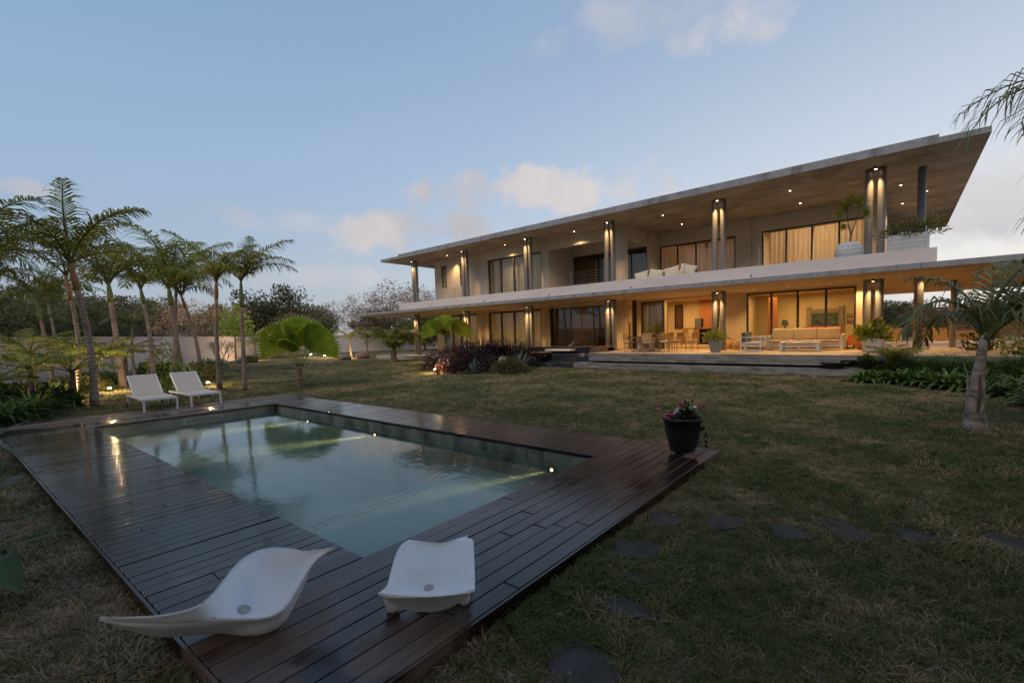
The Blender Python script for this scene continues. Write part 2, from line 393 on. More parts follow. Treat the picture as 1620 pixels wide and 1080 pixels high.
m, t = newmat('palm_trunk')
pos = t.n('ShaderNodeNewGeometry').outputs['Position']; zz = t.n('ShaderNodeSeparateXYZ', {0: pos}).outputs[2]; n1 = t.noise(pos, 2.2, 4, .6)
ring = t.math('ABSOLUTE', t.math('SINE', t.math('ADD', t.math('MULTIPLY', zz, 27.0), t.math('MULTIPLY', n1, 5.0))))
c = t.ramp(n1, [(.35, (.23,.165,.13)), (.65, (.40,.30,.24))]); c = t.mix(t.ramp(ring, [(.0, 1.0), (.30, 0.0)]), c, (.085,.06,.045))
c = t.mix(t.ramp(t.noise(t.n('ShaderNodeMapping', {'Vector': pos, 'Scale': (9, 9, 1.2)}).outputs[0], 2.0, 4, .6), [(.5, 0.0), (.7, .7)]), c, (.14,.11,.09))
p = t.n('ShaderNodeBsdfPrincipled', {'Base Color': c, 'Roughness': .9}); t.t.links.new(bumpn(t, ring, .6, .02), p.inputs['Normal']); out(t, p.outputs[0])
surf('trunk_pale', (.22,.18,.15), (.40,.36,.33), 3.0, .85, .5, (1,1,3), c3=(.08,.06,.045), scale3=2.5, bdist=.03)
surf('fibre_trunk', (.10,.07,.05), (.28,.20,.15), 7.0, .95, .8, (1,1,2), bdist=.04)
surf('bark', (.08,.06,.045), (.16,.12,.09), 5.0, .95, .5, bdist=.03)
surf('bark_pale', (.22,.17,.14), (.36,.29,.25), 5.0, .95, .3)
surf('crownshaft_green', (.12,.17,.05), (.20,.22,.08), 2.0, .5, .05, (1,1,.5))
surf('crownshaft_orange', (.34,.14,.055), (.46,.22,.09), 2.0, .5, .05, (1,1,.5))
leafmat('palm_leaf', (.13,.15,.03), (.25,.26,.06), .25)
leafmat('palm_leaf_dark', (.09,.105,.024), (.175,.185,.048), .22)
leafmat('coco_leaf', (.075,.095,.032), (.16,.165,.065), .3, .35)
leafmat('fan_leaf', (.20,.26,.03), (.37,.42,.065), .35, .4, .12)
leafmat('fern_leaf', (.13,.16,.03), (.25,.26,.05), .35, .5)
leafmat('strap_leaf', (.030,.075,.018), (.065,.13,.028), .25, .35)
leafmat('broad_leaf', (.05,.10,.025), (.11,.16,.045), .25, .3)
leafmat('broad_leaf_dark', (.028,.046,.012), (.055,.08,.02), .2, .35)
leafmat('variegated_leaf', (.14,.20,.03), (.42,.42,.10), .3, .4)
leafmat('purple_leaf', (.022,.011,.014), (.060,.032,.036), .15, .35, tint=(1.2,.7,.8))
leafmat('red_leaf', (.10,.035,.022), (.17,.055,.035), .25, .4, tint=(1.3,.8,.6))
leafmat('agave_leaf', (.10,.15,.13), (.19,.25,.22), .1, .5)
leafmat('tree_leaf', (.08,.085,.03), (.16,.15,.055), .2, .6)
leafmat('tree_leaf_brown', (.12,.095,.05), (.22,.17,.105), .2, .7)
leafmat('blossom_leaf', (.42,.22,.14), (.58,.34,.24), .25, .7)
leafmat('twig_leaf', (.24,.17,.14), (.38,.28,.24), .1, .9)
leafmat('petal_pink', (.62,.10,.16), (.75,.22,.28), .2, .6, .1, tint=(1,.8,.8))
leafmat('petal_white', (.72,.80,.78), (.82,.88,.86), .2, .6, .05, tint=(1,1,1))
leafmat('dead_leaf', (.26,.17,.10), (.36,.25,.16), .1, .8)
surf('stone_flat', (.030,.025,.022), (.085,.074,.066), 6.0, .85, 1.0, c3=(.05,.045,.022), scale3=3.0, bdist=.02, rnd=.1)
glassmat('glass_clear', (.93,.95,.93)); glassmat('glass_dark', (.38,.38,.36), extra=.03)
emit('downlight_glow', (1.0,.80,.52), 22); emit('garden_glow', (1.0,.78,.45), 40); emit('pool_glow', (1.0,.74,.30), 6)
emit('pendant_glow', (1.0,.62,.22), 14)
WARM = (1.0, .63, .27)

def spot(loc, energy, size=60, target=(0,0,-1), blend=.6, radius=.04, color=WARM):
    l = bpy.data.lights.new('spot_light', 'SPOT'); o = link(bpy.data.objects.new('spot_light', l))
    l.energy = energy; l.spot_size = R(size); l.spot_blend = blend; l.shadow_soft_size = radius; l.color = color
    o.location = loc; o.rotation_euler = (-Vector(target)).to_track_quat('Z', 'Y').to_euler(); tag(o, kind='helper'); return o
def point(loc, energy, radius=.1, color=WARM):
    l = bpy.data.lights.new('point_light', 'POINT'); o = link(bpy.data.objects.new('point_light', l))
    l.energy = energy; l.shadow_soft_size = radius; l.color = color; o.location = loc; tag(o, kind='helper'); return o
def area(loc, energy, sx, sy, target=(0,0,-1), color=WARM):
    l = bpy.data.lights.new('area_light', 'AREA'); o = link(bpy.data.objects.new('area_light', l))
    l.energy = energy; l.shape = 'RECTANGLE'; l.size = sx; l.size_y = sy; l.color = color; o.location = loc
    o.rotation_euler = (-Vector(target)).to_track_quat('Z', 'Y').to_euler(); tag(o, kind='helper'); return o

# ================================================================== GROUND, DECK, POOL
XE, XN = -13.15, -3.19                        # far and near ends of the pool
P0 = lambda x: 1.75 + .0376 * (x + 3.18)       # pool edge, garden side
P1 = lambda x: 5.25 + .0286 * (x + 3.20)       # pool edge, house side
D0 = lambda x: .68 + .045 * (x + 1.94)         # deck edge, garden side
D1 = lambda x: 6.41 + .0325 * (x + 1.93)       # deck edge, house side
XF, XR = -15.0, -1.94
mb = MB(); g = 900
ring_o = [(-g, -g, 0), (g, -g, 0), (g, g, 0), (-g, g, 0)]
ring_m = [(-70, -30, 0), (30, -30, 0), (30, 60, 0), (-70, 60, 0)]
hole = [(XE-.15, P0(XE)-.15, 0), (XN+.15, P0(XN)-.15, 0), (XN+.15, P1(XN)+.15, 0), (XE-.15, P1(XE)+.15, 0)]
mb.add(ring_o + ring_m + hole, [(a, (a+1) % 4, 4+(a+1) % 4, 4+a) for a in range(4)] + [(4+a, 4+(a+1) % 4, 8+(a+1) % 4, 8+a) for a in range(4)])
tag(mb.build('lawn', M['lawn']), kind='structure')

# pool basin
pool = thing('swimming_pool', 'long rectangular swimming pool set flush in the dark timber deck', 'pool', (0, 0, 0))
zt, zb, zw = .045, -1.35, -.07
def wallq(name, a, b, nrm, mat, z0=zb, z1=zt, th=.14):
    a, b, nrm = Vector(a), Vector(b), Vector(nrm)
    vs = [a + Vector((0,0,z0)), b + Vector((0,0,z0)), b + nrm*th + Vector((0,0,z0)), a + nrm*th + Vector((0,0,z0))]
    vs += [v + Vector((0,0,z1-z0)) for v in vs]
    return MB().add(vs, [(0,3,2,1),(4,5,6,7),(0,1,5,4),(1,2,6,5),(2,3,7,6),(3,0,4,7)]).build(name, mat, pool)
wallq('pool_wall', (XE, P1(XE), 0), (XN, P1(XN), 0), (0, 1, 0), M['pool_wall_tile'])
wallq('pool_wall', (XE, P0(XE), 0), (XN, P0(XN), 0), (0, -1, 0), M['pool_wall_pale'])
wallq('pool_wall', (XE, P0(XE)-.14, 0), (XE, P1(XE)+.14, 0), (-1, 0, 0), M['pool_wall_pale'])
wallq('pool_wall', (XN, P0(XN)-.14, 0), (XN, P1(XN)+.14, 0), (1, 0, 0), M['pool_wall_pale'])
MB().add([(XE-.14, P0(XE)-.14, zb-.1), (XN+.14, P0(XN)-.14, zb-.1), (XN+.14, P1(XN)+.14, zb-.1), (XE-.14, P1(XE)+.14, zb-.1),
          (XE-.14, P0(XE)-.14, zb+.01), (XN+.14, P0(XN)-.14, zb+.01), (XN+.14, P1(XN)+.14, zb+.01), (XE-.14, P1(XE)+.14, zb+.01)],
         [(0,3,2,1),(4,5,6,7),(0,1,5,4),(1,2,6,5),(2,3,7,6),(3,0,4,7)]).build('pool_floor', M['pool_plaster'], pool)
# curved entry platform and the narrow ledge at the near end
arc = [(-5.2,1.68),(-5.45,2.1),(-5.55,2.6),(-5.5,3.2),(-5.5,3.7),(-5.62,4.1),(-5.8,4.6),(-5.9,5.17)]
def platform(name, edge, z0, z1, mat):
    n = len(edge); e2 = [(max(x, XE+.01), y) for x, y in edge]
    back = [(XN-.003, min(max(y, P0(XN)+.004), P1(XN)-.004)) for x, y in e2]
    vs = [(x, y, z1) for x, y in e2] + [(x, y, z1) for x, y in back] + [(x, y, z0) for x, y in e2]
    fs = [(i, n+i, n+i+1, i+1) for i in range(n-1)] + [(2*n+i, i, i+1, 2*n+i+1) for i in range(n-1)]
    return MB().add(vs, fs).build(name, mat, pool)
platform('entry_platform', arc, zb+.01, -.42, M['pool_plaster'])
led = [(-3.72, P0(-3.7)+.004), (-3.78, 2.6), (-3.8, 3.4), (-3.8, 4.4), (-3.78, P1(-3.7)-.004)]
platform('entry_step', led, -.42, -.22, M['pool_plaster'])
ringm = MB().lathe([(.030, 0), (.030, .006), (.052, .006), (.052, 0)], 12); ro = ringm.build('mosaic_ring', M['mosaic_aqua'], pool)
ringm2 = MB().lathe([(.001, .003), (.03, .003)], 12); rb = ringm2.build('mosaic_dot', M['mosaic_blue'], ro)
def path_points(pts, step):
    res = []; acc = 0
    for (x0, y0), (x1, y1) in zip(pts[:-1], pts[1:]):
        L = math.hypot(x1-x0, y1-y0); d = -acc
        while d + step <= L: d += step; res.append((x0+(x1-x0)*d/L, y0+(y1-y0)*d/L))
        acc = L - d
    return res
firstr = True
for pts, z, off, stp, sc in ((arc, -.414, .10, .125, 1.0), (arc, -.414, .24, .125, .6), (led, -.214, .07, .12, .9), (led, -.214, .3, .15, .6)):
    for x, y in path_points(pts, stp):
        if y > P1(x)-.06 or y < P0(x)+.06: continue
        if firstr: o = ro; firstr = False
        else: o = copy_tree(ro, pool)
        o.location = (x+off, y, z); o.scale = (sc, sc, 1)
boxo('skimmer_frame', M['alu_white'], pool, XE-.01, 2.95, -.02, XE+.012, 3.75, .0); boxo('skimmer_frame', M['alu_white'], pool, XE-.01, 2.95, -.105, XE+.012, 2.98, -.021); boxo('skimmer_frame', M['alu_white'], pool, XE-.01, 3.72, -.105, XE+.012, 3.75, -.021)
# water
e = .004
a = [(XE+e, P0(XE)+e), (XN-e, P0(XN)+e), (XN-e, P1(XN)-e), (XE+e, P1(XE)-e)]
wo = MB().add([(x, y, zb+.02) for x, y in a] + [(x, y, zw) for x, y in a], [(0,3,2,1),(4,5,6,7),(0,1,5,4),(1,2,6,5),(2,3,7,6),(3,0,4,7)]).build('water', M['water'])
tag(wo, kind='structure')
for x in (-11.3, -8.45, -3.95):
    y = P1(x)
    lm = MB().lathe([(.001, 0), (.055, 0), (.06, -.02), (.075, -.02), (.075, .02)], 16).build('underwater_lamp', M['steel'], pool)
    lm.location = (x, y-.012, -.22); lm.rotation_euler = (R(90), 0, 0)
    gd = MB().lathe([(.001, .004), (.023, .004)], 16).build('lamp_lens', M['pool_glow'], lm)
    spot((x, y-.09, -.22), 4200 if x < -5 else 1500, 7, (-.42, -1, -.012), .7, .02, (1, .70, .24))

# deck boards, each one a part
deck = thing('pool_deck', '', '', kind='structure')
PITCH = .1405; NB = int(round((XR - XF) / PITCH))
bmesh_src = MB().box(-.5*(PITCH-.007), 0, -.028, .5*(PITCH-.007), 1, 0).build('board', M['deck_wood'], deck)
bv = bmesh_src.modifiers.new('b', 'BEVEL'); bv.width = .003; bv.segments = 1
dg = bpy.context.evaluated_depsgraph_get(); bme = bpy.data.meshes.new_from_object(bmesh_src.evaluated_get(dg)); bpy.data.objects.remove(bmesh_src)
def board(x, ya, yb):
    o = inst('board', bme, deck, (x, ya + .003, .1 + random.uniform(-.0015, .0015)), (random.uniform(-.0015, .0015), random.uniform(-.014, .014), 0), (1, yb - ya - .006, 1))
for i in range(NB):
    x = XR - PITCH * (i + .5)
    if x - PITCH/2 < XE or x + PITCH/2 > XN + .02:
        cuts = [D0(x)] + sorted(random.uniform(D0(x)+.9, D1(x)-.9) for _ in range(2)) + [D1(x)]
        if cuts[2] - cuts[1] < .8: cuts.pop(2)
        for ya, yb in zip(cuts[:-1], cuts[1:]): board(x, ya, yb)
    else:
        c0, c1 = D0(x), P0(x)+.03
        if random.random() < .14: cm = random.uniform(c0+.3, c1-.3); board(x, c0, cm); board(x, cm, c1)
        else: board(x, c0, c1)
        c0, c1 = P1(x)-.03, D1(x)
        if random.random() < .14: cm = random.uniform(c0+.3, c1-.3); board(x, c0, cm); board(x, cm, c1)
        else: board(x, c0, c1)
# support joists and the edge boards
def edge(x0, y0, x1, y1, z0=.0, z1=.094, th=.02, nm='edge_board'):
    MB().bar((x0, y0, (z0+z1)/2), (x1, y1, (z0+z1)/2), th, z1-z0).build(nm, M['deck_wood'], deck)
edge(XF, D0(XF)-.012, XR, D0(XR)-.012); edge(XF, D1(XF)+.012, XR, D1(XR)+.012)
for k in range(9):
    fx = XR - .12 - .0; 
for xx in (XR+.012, XF-.012):
    MB().box(xx-.01, D0(xx), .0, xx+.01, D1(xx), .094).build('edge_board', M['deck_wood'], deck)
MB().box(XN+.16, D0(XN)+.03, .004, XR-.1, D1(XN)-.03, .055).box(XF+.02, D0(XF)+.03, .004, XE-.16, D1(XF)-.03, .055).build('joist_frame', M['black_panel'], deck)

# stepping stones
STONES = [[(-1.91,4.03),(-1.79,4.13),(-1.53,4.11),(-1.52,3.88),(-1.73,3.75)],[(-1.42,4.31),(-1.13,4.49),(-1.03,4.25),(-1.24,3.99)],[(-.92,4.44),(-.78,4.51),(-.51,4.39),(-.51,4.29),(-.77,4.17)],
[(-.59,4.85),(-.39,4.91),(-.11,4.65),(-.16,4.47),(-.34,4.37)],[(-.06,4.99),(.11,5.06),(.36,4.90),(.33,4.75),(.10,4.66)],[(.50,5.29),(.69,5.35),(.95,5.2),(.85,4.92),(.57,4.92)],
[(-1.87,3.37),(-1.52,3.55),(-1.46,3.29),(-1.55,3.13),(-1.76,3.07)],[(-1.61,2.86),(-1.47,2.98),(-1.29,2.96),(-1.39,2.81)],[(-1.59,2.46),(-1.54,2.63),(-1.30,2.63),(-1.13,2.59),(-1.15,2.50),(-1.37,2.41)],
[(-1.53,1.90),(-1.42,2.12),(-1.17,2.08),(-1.05,1.97),(-1.20,1.78),(-1.34,1.72)],[(.67,4.53),(.78,4.58),(.86,4.46),(.70,4.38)]]
SL = ['five-cornered flagstone just off the deck edge, first of the row that bends right', 'four-cornered flagstone, second of the row running right from the deck', 'dark flagstone with a pointed right end, third of the row running right',
 'large slanting flagstone in the middle of the row running right', 'long low flagstone, second from the right edge in the row', 'flagstone cut by the right edge of the photo, last of the row',
 'pale grey flagstone beside the deck where the two rows of stones meet', 'smallest flagstone half sunk in grass, second of the row coming forward', 'wide dark flagstone below the smallest one, in the row coming forward',
 'big dark flagstone nearest the viewer at the bottom of the lawn', 'small stone alone in the grass below the row at far right']
for pts, lb in zip(STONES, SL):
    cx = sum(p[0] for p in pts)/len(pts); cy = sum(p[1] for p in pts)/len(pts)
    poly = []
    for i in range(len(pts)):
        p, q = Vector(pts[i]), Vector(pts[(i+1) % len(pts)])
        for k in range(6):
            tt = k/6; v = p.lerp(q, tt) - Vector((cx, cy)); v *= 1 + random.uniform(-.045, .045) - (.06 if k == 0 else 0); poly.append(v)
    n = len(poly)
    vs = [(v.x, v.y, -.03) for v in poly] + [(v.x*.985, v.y*.985, .004 + random.uniform(-.004,.003)) for v in poly] + [(v.x*.93, v.y*.93, .016 + random.uniform(-.004,.004)) for v in poly] + [(v.x*.5, v.y*.5, .018) for v in poly] + [(0, 0, .018)]
    fs = [(i, (i+1) % n, n+(i+1) % n, n+i) for i in range(n)] + [(n+i, n+(i+1) % n, 2*n+(i+1) % n, 2*n+i) for i in range(n)] + [(2*n+i, 2*n+(i+1) % n, 3*n+(i+1) % n, 3*n+i) for i in range(n)] + [(3*n+i, 3*n+(i+1) % n, 4*n) for i in range(n)]
    o = MB().add(vs, fs).build('stepping_stone', M['stone_flat']); o.location = (cx, cy, 0); tag(o, lb, 'stepping stone', 'flagstones set in the lawn')

# ================================================================== HOUSE
house = thing('house', 'two storey modern house with a long flat concrete roof and lit terrace', 'house')
hb = lambda nm, mt, *a, **k: boxo(nm, M[mt], house, *a, **k)
ZF, ZS, ZR = 3.73, 3.55, 7.82                     # upper floor, its soffit, roof soffit
ZT = .717
def slab(name, x0, y0, z0, x1, y1, z1, edge, under):
    o = hb(name, edge, x0, y0, z0, x1, y1, z1); o.data.materials.append(M[under]); o.data.polygons[0].material_index = 1; return o
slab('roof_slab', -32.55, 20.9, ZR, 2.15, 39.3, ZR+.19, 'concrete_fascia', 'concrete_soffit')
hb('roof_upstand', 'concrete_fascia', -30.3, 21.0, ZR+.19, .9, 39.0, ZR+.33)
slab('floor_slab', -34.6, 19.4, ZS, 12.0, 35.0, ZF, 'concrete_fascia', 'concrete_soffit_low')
hb('parapet', 'parapet_white', -28.25, 19.47, ZF, .87, 19.62, 4.19)
hb('parapet', 'parapet_white', .72, 19.62, ZF, .87, 30.0, 4.19); hb('parapet', 'parapet_white', -28.25, 19.62, ZF, -28.1, 23.7, 4.19)
for x in (-24.6, -19.5, -14.6, -9.8, -4.6):       # drain spouts
    MB().tube([(x, 19.5, 3.84), (x, 19.36, 3.82)], .02, 8).build('drain_spout', M['lamp_metal'], house)
for x in (-28.8, -22.9, -17.0, -11.2, -5.3, .5, 6.4): hb('movement_joint', 'black_panel', x-.008, 19.396, ZS+.004, x+.008, 19.401, ZF-.004)
for x in (-27.0, -19.8, -12.6, -5.4): hb('movement_joint', 'black_panel', x-.008, 20.896, ZR+.004, x+.008, 20.901, ZR+.186)
# paired round columns on both floors
colm = {}
def column(x, y, z0, z1, r=.135):
    key = round(z1-z0, 3), r
    if key not in colm:
        o = MB().lathe([(r, 0), (r, z1-z0)], 28).build('column', M['column_paint'], house, smooth=True); colm[key] = o.data
    else: o = inst('column', colm[key], house)
    o.location = (x, y, z0); return o
for i, cx in enumerate((-.85, -6.75, -12.6, -18.5, -24.4, -30.3)):
    for dx in (-.2, .2):
        column(cx+dx, 22.5 + (0 if cx > -29 else .0), ZF, ZR); column(cx+dx, 22.5, ZT if cx > -12.7 else .3, ZS)
    for zz, en in ((ZR, 430), (ZS, 380)):
        f = MB().lathe([(.05, -.10), (.055, -.10), (.055, 0)], 14, (cx, 22.22, zz)).build('column_spotlight', M['lamp_metal'], house)
        MB().lathe([(.001, -.098), (.048, -.098)], 14, (cx, 22.22, zz)).build('lamp_lens', M['downlight_glow'], f)
        spot((cx, 22.17, zz-.13), en, 66, (0, .16, -1), 1.0, .03)
column(.55, 23.6, ZF, ZR); column(.55, 23.6, ZT, ZS, .15); column(1.75, 26.2, ZT, ZS, .11); column(6.2, 24.0, ZT, ZS, .15)

def wallx(nm, mt, x0, x1, z0, z1, y, th=.25): return hb(nm, mt, x0, y, z0, x1, y+th, z1)
def window(x0, x1, z0, z1, y, n, glass='glass_clear', fw=.07, fd=.10, frame='frame_dark', widths=None):
    f = MB()
    f.box(x0, y, z1-fw, x1, y+fd, z1).box(x0, y, z0, x1, y+fd, z0+fw).box(x0, y, z0+fw, x0+fw, y+fd, z1-fw).box(x1-fw, y, z0+fw, x1, y+fd, z1-fw)
    wf = f.build('window', M[frame], house)
    xs = [x0 + (x1-x0)*k/n for k in range(n+1)]
    for k in range(1, n): boxo('mullion', M[frame], wf, xs[k]-fw*.6, y-.004, z0+fw, xs[k]+fw*.6, y+fd-.006, z1-fw)
    for k in range(n): boxo('pane', M[glass], wf, xs[k]+fw*.6, y+.03, z0+fw, xs[k+1]-fw*.6, y+.042, z1-fw)
    return wf
def louvre(x0, x1, z0, z1, y):
    wf = MB().box(x0, y, z0, x0+.05, y+.1, z1).box(x1-.05, y, z0, x1, y+.1, z1).box(x0+.05, y, z1-.05, x1-.05, y+.1, z1).box(x0+.05, y, z0, x1-.05, y+.1, z0+.05).build('window', M['frame_dark'], house)
    n = 10
    for k in range(n):
        z = z0 + .08 + (z1-z0-.16) * (k+.5)/n
        Mx = Matrix.Translation((0, y+.05, z)) @ Matrix.Rotation(R(38), 4, 'X')
        MB().box(x0+.05, -.065, -.006, x1-.05, .065, .006, Mx).build('slat', M['painted_white_wood'], wf)

Y1 = 23.7
# upper floor, left block (front wall with openings), z from ZF to ZR
U0, U1 = ZF, ZR
segs = [(-29.3, -28.53), (-27.85, -26.29), (-25.55, -23.3), (-18.4, -17.8), (-13.0, -12.25)]
for x0, x1 in segs: wallx('wall', 'plaster', x0, x1, U0, U1, Y1)
for x0, x1, za, zb_ in ((-28.53, -27.85, 5.58, 7.3), (-26.29, -25.55, 5.52, 7.3)):
    wallx('wall', 'plaster', x0, x1, U0, za, Y1); wallx('wall', 'plaster', x0, x1, zb_, U1, Y1); louvre(x0, x1, za, zb_, Y1+.1)
wallx('wall', 'plaster', -23.3, -18.4, 7.15, U1, Y1); window(-23.3, -18.4, U0, 7.15, Y1+.08, 4, fw=.10)
wallx('wall', 'plaster', -17.8, -13.0, 7.15, U1, Y1)
hb('side_wall', 'plaster', -29.3, Y1+.25, U0, -29.05, 33, U1)
hb('side_wall', 'plaster', -18.05, Y1+.25, U0, -17.8, 26.85, U1)      # left cheek of the open hall
hb('side_beam', 'plaster', -12.5, Y1+.25, 7.12, -12.25, 26.59, U1)
Y2 = 27.7
wallx('wall', 'plaster', -17.79, -12.3, 7.0, U1, 26.6)
window(-17.79, -12.3, U0, 7.0, 26.65, 5, 'glass_dark')
hb('side_wall', 'plaster', -12.299, 26.6, U0, -12.05, 27.69, U1); wallx('wall', 'plaster', -12.3, -11.95, U0, U1, Y2); wallx('wall', 'plaster', -11.95, -7.4, 7.03, U1, Y2)
window(-11.95, -7.4, U0, 7.03, Y2+.05, 4)
wallx('wall', 'plaster', -7.4, -6.02, U0, U1, Y2); hb('pilaster', 'plaster', -7.05, Y2-.08, U0, -6.55, Y2-.003, U1)
wallx('wall', 'plaster', -6.02, -1.3, 7.04, U1, Y2); window(-6.02, -1.3, U0, 7.04, Y2+.05, 4)
wallx('wall', 'plaster', -1.3, -.66, U0, U1, Y2)
hb('side_wall', 'plaster', -.91, Y2+.25, U0, -.66, 36, U1)
hb('back_wall', 'interior_cream', -29.3, 33.0, U0, -.9, 33.25, U1)
for x in (-24.0, -12.2, -6.8): hb('partition', 'interior_cream', x, (Y1 if x < -20 else Y2)+.26, U0, x+.12, 33.0, U1)

# lower floor
L0_, L1_ = .3, ZS
for x0, x1 in [(-29.3, -28.4), (-24.6, -23.4), (-18.5, -17.85)]: wallx('wall', 'plaster_warm', x0, x1, L0_, L1_, Y1)
hb('post', 'plaster_warm', -12.9, Y1-.1, ZT, -12.25, Y1+.25, L1_)
wallx('wall', 'plaster_warm', -28.4, -24.6, 3.38, L1_, Y1); window(-28.4, -24.6, L0_, 3.38, Y1+.08, 4, fw=.11)
wallx('wall', 'plaster_warm', -23.4, -18.5, 3.40, L1_, Y1); window(-23.4, -18.5, L0_, 3.40, Y1+.08, 4, fw=.11)
wallx('wall', 'plaster_warm', -17.85, -12.9, 3.36, L1_, Y1+.1); window(-17.85, -12.9, .85, 3.36, Y1+.12, 3, 'glass_dark', .05)
wallx('wall', 'stone_dark', -17.85, -12.9, L0_, .85, Y1+.1)
Y3 = 24.4
window(-12.25, -11.95, ZT, L1_, Y3, 1, 'glass_dark', .04)
wallx('wall', 'plaster_warm', -11.95, -11.68, ZT, L1_, Y3)
window(-11.68, -10.31, ZT, 3.42, Y3, 1, 'glass_dark', .08); wallx('lintel', 'plaster_warm', -11.68, -7.3, 3.42, L1_, Y3)
wallx('wall', 'plaster_warm', -7.3, -5.99, ZT, L1_, Y3)
window(-5.99, -1.51, ZT, 3.48, Y3+.03, 4, 'glass_clear', .08); wallx('lintel', 'plaster_warm', -5.99, -1.51, 3.48, L1_, Y3)
wallx('wall', 'plaster_warm', -1.51, -1.1, ZT, L1_, Y3)
hb('side_wall', 'plaster_warm', -1.35, Y3+.25, ZT, -1.1, 26.2, L1_); hb('side_wall', 'frame_dark', -1.3, 26.2, 3.2, -1.12, 33, L1_); hb('side_wall', 'plaster_warm', -1.35, 30.0, ZT, -1.1, 33, 3.2)
hb('back_wall', 'interior_cream', -29.3, 30.0, L0_, -6.6, 30.2, L1_); hb('back_wall', 'interior_yellow', -6.48, 29.0, ZT, -1.36, 29.2, L1_)
hb('partition', 'interior_yellow', -6.6, Y3+.26, ZT, -6.48, 30, L1_)
for x in (-24.0, -18.0, -12.3): hb('partition', 'interior_cream', x, (Y1 if x < -13 else Y3)+.36, L0_, x+.12, 30.0, L1_)
hb('interior_floor', 'floor_inside', -29.0, Y1+.3, .28, -12.3, 30, .32); 
hb('interior_step', 'terrace_floor', -10.3, 24.42, ZT+.005, -7.32, 29.9, ZT+.16)
# bar room
hb('interior_wall', 'interior_yellow', -12.0, 29.0, ZT, -9.75, 29.2, L1_); hb('interior_wall', 'interior_wood', -9.75, 28.6, ZT, -6.62, 28.8, L1_)
hb('niche', 'black_panel', -8.75, 28.55, ZT+.95, -7.0, 28.59, 3.0)
hb('interior_wall', 'interior_wood', -5.65, 27.6, ZT, -5.25, 28.0, 3.4)

# cable railings behind the parapet
for k in range(5):
    z = 4.32 + .14 * k
    MB().tube([(-28.0, 19.8, z), (.6, 19.8, z)], .005, 5).build('railing_cable', M['steel'], house)
for x in (-25.5,-22.5,-19.5,-16.5,-13.4,-10.4,-7.4,-4.4,-1.8,.6): MB().tube([(x,19.8,ZF),(x,19.8,4.95)], .012, 6).build('railing_post', M['steel'], house)

# recessed ceiling lights
dl = MB().lathe([(.045, .0), (.075, .0), (.075, -.012), (.045, -.012)], 16).build('ceiling_light', M['alu_white'], house)
dle = MB().lathe([(.001, -.006), (.045, -.006)], 14).build('lamp_lens', M['downlight_glow'], dl)
UPL = [(-3.93,23.3),(-3.93,26.0),(-9.85,23.3),(-9.85,26.0),(-15.3,23.05),(-20.9,22.98),(-26.65,22.8),(-.1,25.95),(-.03,29.96),(.82,27.96),(.8,31.5)]
LOL = [(-5.35,23.04),(-3.85,22.8),(-2.34,22.8),(-1.4,23.9),(-10.98,22.7),(-9.4,22.5),(-8.0,22.8),(-25.66,20.9),(-24.4,21.3),(-21.83,21.8),(-19.05,21.6),(.78,23.3),(.79,24.6),(.8,26.1),(.8,27.6),(3.5,23.5),(3.5,26.5),(-15.3,22.4)]
firstl = True
for lst, z in ((UPL, ZR), (LOL, ZS)):
    for x, y in lst:
        o = dl if firstl else copy_tree(dl, house); firstl = False
        o.location = (x, y, z)
for x, y in UPL: spot((x, y, ZR-.03), 260, 120, (0, 0, -1), .8, .04)
for x in (-15.3, -20.9, -26.65): spot((x, 23.35, ZR-.1), 160, 62, (0, .16, -1), .9, .03)
for x, y in LOL:
    if x > -13: spot((x, y, ZS-.03), 190 if x < 0 else 85, 130, (0, 0, -1), .7, .05)
    else: spot((x, y, ZS-.03), 230, 140, (0, 0, -1), .7, .05)

for x, y in ((-.3, 32.5), (1.6, 32.8), (3.6, 33.0)): spot((x, y, ZS-.05), 170, 125, (0, .25, -1), .7, .05)
# room lights
area((-4.0, 26.6, 3.45), 150, 3.5, 2.5); area((-9.6, 26.6, 3.45), 150, 3.5, 2.5)
area((-21.0, 27, 3.4), 50, 4, 4); area((-26.5, 27, 3.4), 50, 3, 4); area((-15.4, 28, 3.4), 40, 3, 2)
area((-21.0, 28, 7.6), 60, 3.5, 3, color=(1,.68,.38)); area((-9.8, 30.5, 7.6), 45, 3.5, 2.5, color=(1,.58,.34)); area((-3.6, 30.5, 7.6), 170, 3.5, 2.5, color=(1,.70,.42)); area((-27,28,7.5), 40, 2, 2)
area((-15.0, 30.5, 7.5), 30, 2, 2)

# terrace, steps and paving
def struct(nm, mt, *a, **k): return tag(boxo(nm, M[mt], None, *a, **k), kind='structure')
ts = struct('terrace', 'concrete_step', -12.2, 19.4, .54, 9.0, 42.0, ZT-.004)
struct('terrace_paving', 'terrace_floor', -12.195, 19.43, ZT-.003, 8.9, 41.9, ZT)
struct('terrace_base', 'black_panel', -12.1, 19.9, -.02, 8.9, 41.9, .54)
st = thing('terrace_steps', '', '', kind='structure')
for (x0, x1, y, z0, z1) in ((-11.95, -1.6, 19.05, .36, .53), (-12.6, -.7, 18.62, .015, .27)):
    n = 4
    for k in range(n):
        xa = x0+(x1-x0)*k/n; xb = x0+(x1-x0)*(k+1)/n
        boxo('step_slab', M['concrete_step'], st, xa+.006, y, z0, xb-.006, 20.0, z1, bevel=.008)
struct('side_path', 'path_stone', -34.5, 21.3, .0, -12.25, 30.0, .298)

